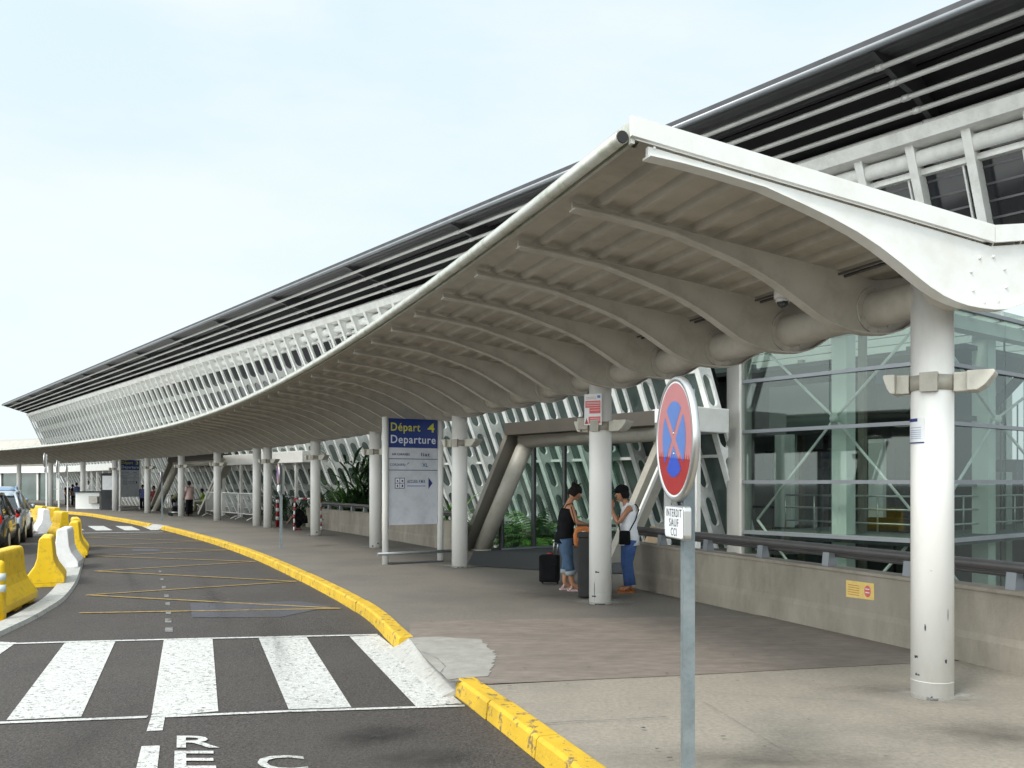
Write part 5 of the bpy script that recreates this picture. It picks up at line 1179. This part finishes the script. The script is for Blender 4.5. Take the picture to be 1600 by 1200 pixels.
    for sd_ in ('L', 'R'):
        A = V(P['an' + sd_]); fd = V(P.get('ft' + sd_, (1, 0, 0))).normalized(); b = MB(); sv = V((-fd.y, fd.x, 0)); base = V((A.x, A.y, 0)) - fd * .06
        zb = A.z - .105
        pl = [(0, -.032), (.12, -.038), (.2, -.044), (.25, -.03), (.262, 0), (.25, .03), (.2, .044), (.12, .038), (0, .032), (-.02, 0)]
        b.prism(pl, lambda p, t: base + fd * p[0] + sv * p[1] + V((0, 0, t)), zb, zb + .022)
        b.tube([base + fd * .17 + sv * .05 + V((0, 0, zb + .02)), base + fd * .17 + V((0, 0, zb + .07)), base + fd * .17 - sv * .05 + V((0, 0, zb + .02))], .011, 6)
        b.tube([base + fd * .02 + sv * .035 + V((0, 0, zb + .02)), base + fd * .07 + V((0, 0, zb + .1)), base + fd * .02 - sv * .035 + V((0, 0, zb + .02))], .009, 6)
        b.build('shoe', shoe, e)
    return e
W1 = dict(head=(.125, 0, 1.44), neck=(.045, 0, 1.315), chest=(.02, 0, 1.14), waist=(-.02, 0, .95), pelvis=(-.035, 0, .78),
          shL=(.03, .155, 1.245), elL=(.13, .19, 1.03), wrL=(.31, .09, .965), shR=(.03, -.155, 1.245), elR=(.10, -.19, 1.01), wrR=(.27, -.12, .955),
          hdL=(1, -.1, -.15), hdR=(1, .25, -.1), thL=(.2, -1, .3), thR=(.2, 1, .3), knL=(.02, .09, .46), anL=(-.02, .09, .105), knR=(.0, -.1, .46), anR=(.06, -.1, .105), ftL=(1, .1, 0), ftR=(1, -.15, 0), pitch=.55)
pA = gp(889, 922.5)
person((pA.x - .03, pA.y, 0), R(8), W1, 'woman in black strappy top and rolled denim bending over the column side counter', 'skin', 'blackc', 'djeans', bun=.07, top_kind='strap', legs='capri', shoe='pinkc', fem=.82)
W2 = dict(head=(.095, 0, 1.425), neck=(.04, 0, 1.295), chest=(.0, 0, 1.12), waist=(.0, 0, .93), pelvis=(-.01, 0, .77),
          shL=(.0, .16, 1.235), elL=(.17, .15, 1.00), wrL=(.25, .05, 1.19), shR=(.0, -.16, 1.235), elR=(.15, -.16, 1.0), wrR=(.24, -.05, 1.2),
          hdL=(.1, -.1, 1), hdR=(.1, .1, 1), thL=(-1, -.2, 0), thR=(-1, .2, 0), knL=(.03, .1, .43), anL=(-.01, .1, .105), knR=(.02, -.09, .43), anR=(-.03, -.09, .105), ftL=(1, .2, 0), ftR=(1, -.1, 0), pitch=.12, curl=.25)
pB = gp(982, 924.5)
person((pB.x, pB.y, 0), R(180), W2, 'woman in white sleeveless top, jeans and dark cap facing the column', 'skin', 'whitec', 'jeans', cap=True, top_kind='tank', legs='long', shoe='orange', fem=.92)
g = MB()
wb = empty('shoulder_bag', (pB.x + .08 - .16, pB.y - .20, 0), 0, 'small black shoulder bag on the white topped woman', 'bag')
b = MB(); b.prism([(-.085, .70), (.085, .70), (.075, .90), (-.075, .90)], lambda p, t: (p[0], t, p[1]), -.035, .035); bevel(b.build('pouch', 'blackc', wb), .02, 3)
b = MB(); b.tube([(-.07, 0, .9), (-.08, .05, 1.02), (-.04, .16, 1.2)], .008, 6); b.tube([(.07, 0, .9), (.16, .04, 1.05), (.22, .12, 1.2), (.19, .2, 1.27), (.10, .24, 1.26)], .009, 6); b.build('strap', 'blackc', wb)
ob = empty('handbag', (gp(911, 930).x + .0, 12.62, 0), 0, 'tan leather handbag held over the dark bin', 'bag')
b = MB(); b.prism([(-.13, .70), (-.05, .68), (.12, .86), (.14, .93), (.05, .98), (-.11, .97), (-.14, .85)], lambda p, t: (p[0], t, p[1]), -.06, .06); bevel(b.build('pouch', 'orange', ob), .03, 3)
b = MB(); b.tube([(-.1, 0, .95), (-.13, .0, 1.1), (-.17, .03, 1.25)], .007, 6); b.build('strap', 'blackc', ob)
b = MB(); b.tube([(-.02, -.065, .90), (.03, -.065, .905)], .008, 6); b.build('buckle', 'alu', ob)
bn = empty('litter_bin', (1.13, 12.42, 0), R(-8), 'tall charcoal waste bin half hidden behind the second column', 'bin')
b = MB(); b.box((-.20, -.19, .02), (.2, .19, .84)); bevel(b.build('casing', 'bincol', bn), .015)
b = MB(); b.box((-.215, -.205, .84), (.215, .205, .90)); bevel(b.build('lid', 'rubber', bn), .01)
b = MB(); b.box((-.208, -.15, .1), (-.2, .15, .78)); b.build('side_panel', 'bincol', bn)
cn = empty('counter', (1.22, 12.95, 0), R(-5), 'dark slim counter the two women stand at, behind the column', 'counter')
b = MB(); b.box((-.28, -.13, .955), (.28, .13, .98)); b.build('top', 'rubber', cn); b = MB(); b.box((-.04, -.04, 0), (.04, .04, .955)); b.build('stand', 'mull', cn); b = MB(); b.box((-.2, -.12, 0), (.2, .12, .02)); b.build('base', 'mull', cn)
sc_ = gp(859, 914); su = empty('suitcase', (sc_.x, sc_.y + .1, 0), R(-12), 'small black wheeled suitcase standing behind the woman in black', 'suitcase')
b = MB(); b.box((-.15, -.12, .04), (.15, .12, .46)); bevel(b.build('shell', 'blackc', su), .03, 3)
b = MB(); b.box((-.12, -.135, .08), (.12, -.12, .3)); bevel(b.build('pocket', 'blackc', su), .01)
b = MB(); b.tube([(.1, .08, .46), (.13, .06, .68)], .008, 6); b.tube([(.04, .08, .46), (.07, .06, .68)], .008, 6); b.tube([(.04, .06, .68), (.15, .06, .68)], .012, 6); b.build('handle', 'alu', su)
b = MB(); b.tube([(-.04, 0, .48), (.06, 0, .48)], .012, 6); b.build('tag', 'red', su)
for x in (-.12, .12): b = MB(); b.tube([(x - .012, .06, .03), (x + .012, .06, .03)], .03, 12); b.build('wheel', 'rubber', su)

STAND = dict(head=(.03, 0, 1.58), neck=(0, 0, 1.44), chest=(0, 0, 1.25), waist=(0, 0, 1.05), pelvis=(0, 0, .9), shL=(0, .17, 1.38), elL=(.03, .22, 1.1), wrL=(.16, .18, .9), shR=(0, -.17, 1.38), elR=(.0, -.22, 1.1), wrR=(.1, -.2, .88), knL=(.02, .1, .5), anL=(0, .1, .105), knR=(.02, -.1, .5), anR=(0, -.1, .105))
SIT = dict(head=(.05, 0, 1.20), neck=(.02, 0, 1.06), chest=(.0, 0, .88), waist=(-.03, 0, .68), pelvis=(-.05, 0, .52), shL=(.02, .17, 1.0), elL=(.12, .2, .75), wrL=(.32, .1, .70), shR=(.02, -.17, 1.0), elR=(.12, -.2, .75), wrR=(.32, -.1, .70), knL=(.40, .12, .52), anL=(.42, .12, .105), knR=(.40, -.12, .52), anR=(.38, -.12, .105))
BEND = dict(head=(.42, 0, 1.22), neck=(.34, 0, 1.14), chest=(.22, 0, 1.05), waist=(.08, 0, .95), pelvis=(-.04, 0, .86), shL=(.3, .17, 1.1), elL=(.38, .2, .85), wrL=(.46, .15, .66), shR=(.3, -.17, 1.1), elR=(.4, -.2, .86), wrR=(.5, -.15, .68), knL=(.02, .1, .48), anL=(0, .1, .105), knR=(.04, -.1, .48), anR=(.08, -.1, .105), pitch=.6)
CROUCH = dict(head=(.25, 0, .80), neck=(.2, 0, .70), chest=(.1, 0, .58), waist=(.02, 0, .44), pelvis=(-.05, 0, .32), shL=(.16, .16, .66), elL=(.3, .2, .48), wrL=(.42, .1, .32), shR=(.16, -.16, .66), elR=(.3, -.2, .48), wrR=(.42, -.1, .32), knL=(.3, .13, .5), anL=(.12, .13, .105), knR=(.3, -.13, .42), anR=(.06, -.13, .105), pitch=.4)
def far(px, py, rz, P, lb, sk, tp_, bt, hgt=None, **k):
    p = gp(px, py); return person((p.x, p.y, 0), R(rz), P, lb, sk, tp_, bt, detail=False, top_kind='shirt', group=None, **k)
far(296, 807, 150, STAND, 'man in pale pink shirt and black trousers standing beside the luggage trolley', 'skin2', 'pinkc', 'blackc', sc=.97)
far(272, 803, -10, BEND, 'person in olive shirt bending over the luggage trolley', 'skin2', 'olive', 'blackc', sc=.9)
far(317, 800, 200, SIT, 'seated person in bright green top left of the white crowd barriers', 'skin2', 'greenc', 'olive', sc=.95)
far(240, 798, -60, SIT, 'person in dark red top sitting behind a column near the far portal', 'skin2', 'redc', 'blackc', sc=1.05)
far(223, 797, -90, STAND, 'person in dark blue clothes partly hidden by the far column and sign', 'skin2', 'bluec', 'blackc', sc=.85)
far(120, 792, 160, STAND, 'rightmost of the distant group, in blue shirt, by the far column', 'skin2', 'bluec', 'blackc', sc=.92)
far(113, 791, 20, STAND, 'distant person in black at the middle of the far group', 'skin2', 'blackc', 'blackc', sc=.85)
far(105, 791.5, -20, STAND, 'leftmost of the distant group, dressed in black', 'skin', 'blackc', 'blackc', sc=.88)
far(138, 786, -70, STAND, 'person in white shirt behind the far white counter', 'skin2', 'whitec', 'blackc', sc=.98)
far(472, 828, 200, CROUCH, 'person in black crouching beside the column and red white trestle', 'skin2', 'blackc', 'blackc', sc=1.0, shoe='redc')

# ------------------------------------------------------------------ small far things
def trolley(loc, rz, lb):
    e = empty('luggage_trolley', loc, rz, lb, 'trolley')
    b = MB()
    for y in (-.25, .25): b.tube([(-.4, y, .18), (.45, y * .7, .15)], .02, 6); b.tube([(-.4, y, .18), (-.5, y, 1.0)], .018, 6)
    b.tube([(-.5, -.25, 1.0), (-.5, .25, 1.0)], .022, 6); b.tube([(-.45, -.25, .5), (-.45, .25, .5)], .018, 6); b.build('frame', 'alu', e)
    b = MB(); b.box((-.38, -.22, .17), (.42, .2, .2)); b.build('platform', 'mull', e)
    for x, y in ((-.38, -.25), (-.38, .25), (.4, 0)): b = MB(); b.tube([(x, y - .02, .08), (x, y + .02, .08)], .08, 14); b.build('wheel', 'rubber', e)
    return e
p = gp(280, 806); trolley((p.x, p.y, 0), R(30), 'luggage trolley loaded with dark bags beside the man in pink'); 
lb_ = empty('luggage', (p.x, p.y, 0), R(30), 'dark bags piled on the far luggage trolley', 'luggage')
for i, (z, s, m) in enumerate(((.21, (.3, .2, .22), 'blackc'), (.44, (.26, .18, .2), 'dgrey'))): b = MB(); b.box((-s[0], -s[1], z), (s[0], s[1], z + s[2])); bevel(b.build('bag', m, lb_), .05, 2)
b = MB(); b.ball((0, 0, .76), (.2, .14, .12), 12, 8); b.build('bag', 'blackc', lb_)
dk = empty('service_counter', gp(143, 795), R(-6), 'far white service counter with dark top and a box', 'counter')
b = MB(); b.box((-.95, -.1, 0), (.55, .5, .98)); b.build('cabinet', 'innerw', dk); b = MB(); b.box((-1.05, -.2, .98), (.65, .6, 1.04)); b.build('top', 'rubber', dk); b = MB(); b.box((.0, -.32, .32), (.55, -.11, .75)); bevel(b.build('front_box', 'cream', dk), .02)
pz = gp(168, 797); pn = empty('display_board', (pz.x, pz.y + .3, 0), 0, 'white framed panel standing beside the far counter', 'notice')
b = MB(); b.box((-.42, -.03, 1.15), (.42, .0, 1.95)); b.build('sheet', 'white_s', pn); b = MB(); b.box((-.5, 0, 0), (.5, .04, 2.1)); b.build('backing', 'innerd', pn)
# white crowd barriers
def crowd(a, c, lb):
    A, B_ = gp(*a), gp(*c); e = empty('crowd_barrier', A, 0, lb, 'barrier', 'white crowd barriers by the far entrance'); v = B_ - A; L_ = v.length; X = v.normalized(); Z = Vector((0, 0, 1))
    b = MB(); b.tube([Z * .12, Z * 1.08, X * .05 + Z * 1.12, X * (L_ - .05) + Z * 1.12, X * L_ + Z * 1.08, X * L_ + Z * .12], .025, 8); b.tube([Z * .25, X * L_ + Z * .25], .02, 8); b.build('frame', 'white', e)
    b = MB(); n = int(L_ / .13)
    for k in range(1, n): b.tube([X * L_ * k / n + Z * .25, X * L_ * k / n + Z * 1.1], .011, 5)
    b.build('bars', 'white', e)
    n_ = Vector((X.y, -X.x, 0))
    for x in (.25, L_ - .25): b = MB(); b.tube([X * x + n_ * .25 + Z * .02, X * x + Z * .13, X * x - n_ * .25 + Z * .02], .018, 6); b.build('foot', 'white', e)
crowd((322, 806), (346, 808.5), 'leftmost white crowd barrier, left of a column'); crowd((347, 808.5), (372, 811), 'middle white crowd barrier between two columns'); crowd((373, 811.5), (398, 814), 'right white crowd barrier ending at the two close columns')
# red and white trestle
tr = empty('trestle', gp(460, 829), R(5), 'red and white striped trestle beside the column', 'trestle')
rwz = MB()
for k in range(8): b = MB(); b.tube([(0, -.1 + k * .02, .13 * k), (0, -.1 + (k + 1) * .02, .13 * (k + 1))], .028, 8); b.build('striped_leg', 'red' if k % 2 else 'white_s', tr)
for k in range(6): b = MB(); b.tube([(.14 * k, 0, 1.05), (.14 * (k + 1), 0, 1.05)], .028, 8); b.build('striped_rail', 'white_s' if k % 2 else 'red', tr)
for k in range(8): b = MB(); b.tube([(.84, .2 - k * .02, .13 * k), (.84, .2 - (k + 1) * .02, .13 * (k + 1))], .028, 8); b.build('striped_leg', 'red' if k % 2 else 'white_s', tr)
pg = gp(429, 824); st_ = empty('warning_post', (pg.x, pg.y + .4, 0), 0, 'red and white banded post just right of the two close columns', 'post')
b = MB(); b.tube([(0, 0, 0), (0, 0, 1.0)], .06, 12); b.build('post', 'red', st_)
for z in (.25, .55, .85): b = MB(); b.tube([(0, 0, z), (0, 0, z + .12)], .063, 12); b.build('band', 'white_s', st_)
bx = empty('cardboard_piece', fp(HL + .6, 14.0, -.0), R(20), 'tan board leaning behind the parapet left of the steel column', 'board')
b = MB(); b.prism([(-.25, -.1), (.1, -.1), (.28, .62), (.05, .66)], lambda p, t: (p[0], t, p[1]), -.02, .02); b.build('sheet', 'tanbox', bx)

# ------------------------------------------------------------------ plants
def leafplant(loc, h, n, spread, label, m='leaf', group=None, leafw=.035, stems=1, kind='arching', seg=5):
    e = empty('shrub' if kind != 'palm' else 'palm', loc, 0, label, 'plant', group); rnd = random.Random(int(abs(loc[0]) * 977 + h * 13)); b = MB()
    for i in range(n):
        az = rnd.uniform(0, 2 * math.pi); el = rnd.uniform(.35, 1.45); L_ = h * rnd.uniform(.55, 1.05)
        base = Vector((rnd.gauss(0, .25) * spread, rnd.gauss(0, .25) * spread, rnd.uniform(0, .45) * h if kind != 'palm' else 0))
        if kind == 'bush': L_ *= .38; base = Vector((rnd.gauss(0, .42) * spread, rnd.gauss(0, .42) * spread, rnd.uniform(.1, .85) * h))
        d = Vector((math.cos(az), math.sin(az), 0)); s = Vector((-d.y, d.x, 0)); prev = None; p = base.copy(); a = el
        pts = []
        for k in range(seg + 1):
            pts.append(p.copy()); p = p + (d * math.cos(a) + Vector((0, 0, math.sin(a)))) * L_ / seg; a -= (.28 if kind != 'bush' else .2)
        if kind == 'palm':
            b.tube(pts, .008, 4, False)
            for k in range(1, len(pts)):
                for f in (.0, .33, .66):
                    q = pts[k - 1] + (pts[k] - pts[k - 1]) * f
                    for sg in (-1, 1):
                        ll = L_ * .28 * (1 - .5 * k / seg); tip = q + s * sg * ll * .85 + d * ll * .5 + Vector((0, 0, -ll * .3)); wv = (pts[k] - pts[k - 1]).normalized() * .022
                        b.add([q - wv, q + wv, (q + tip) / 2 + wv * 1.3 + Vector((0, 0, .02)), tip, (q + tip) / 2 - wv * 1.3 + Vector((0, 0, .02))], [(0, 1, 2, 4), (4, 2, 3)])
        else:
            vs = []
            for k, q in enumerate(pts): w_ = leafw * math.sin(math.pi * (k + .4) / (seg + .8)); vs += [q - s * w_, q + s * w_]
            b.add(vs, [(2 * k, 2 * k + 1, 2 * k + 3, 2 * k + 2) for k in range(seg)], False)
    b.build('foliage', m, e, fix=False)
    st = MB()
    for k in range(max(2, stems)): st.tube([(0, 0, 0), (rnd.uniform(-.2, .2) * spread, rnd.uniform(-.2, .2) * spread, h * .6)], [.02, .008], 6)
    st.build('stem', 'soil', e); return e
GP = 'plants in the bed behind the parapet'
p = at(838, 830, 24.6); leafplant((.62, 23.6, -.1), 1.45, 60, .5, 'green fern palm behind the glass beside the portal', 'leaf', None, kind='palm')
p2 = at(820, 830, 23.2); leafplant((.1, 23.9, -.1), 1.1, 36, .6, 'smaller fern palm left of the big one behind the glass', 'leaf', None, kind='palm')
for px, d, h, n, sp_, m, kd, lb in (
        (505, 33.5, 1.5, 190, 1.0, 'leafd', 'arching', 'low dark leafy plant right of the trestle column'), (540, 32.0, 2.0, 220, .8, 'leaf', 'arching', 'bright green upright plant left of the sign column'),
        (566, 31.5, 1.7, 190, .7, 'leafd', 'arching', 'dark green plant close left of the sign column'), (590, 31.5, 2.9, 520, 1.05, 'leafd', 'bush', 'tall dark bush rising behind the sign column'),
        (700, 25.5, 1.5, 110, .6, 'leaf', 'arching', 'green leafy plant between the Departure 4 sign and its right column'), (440, 37.5, 1.5, 120, .9, 'leafd', 'arching', 'dark plant behind the thin round sign'),
        (470, 35, 1.2, 110, .8, 'leafd', 'arching', 'low plant behind the red and white trestle'), (530, 30.5, .85, 60, .4, 'leafd', 'arching', 'small plant just behind the handrail')):
    q = at(px, 800, d); leafplant((q.x, q.y, -.55), h + .45, n, sp_, lb, m, GP, .032 if kd != 'bush' else .06, kind=kd)
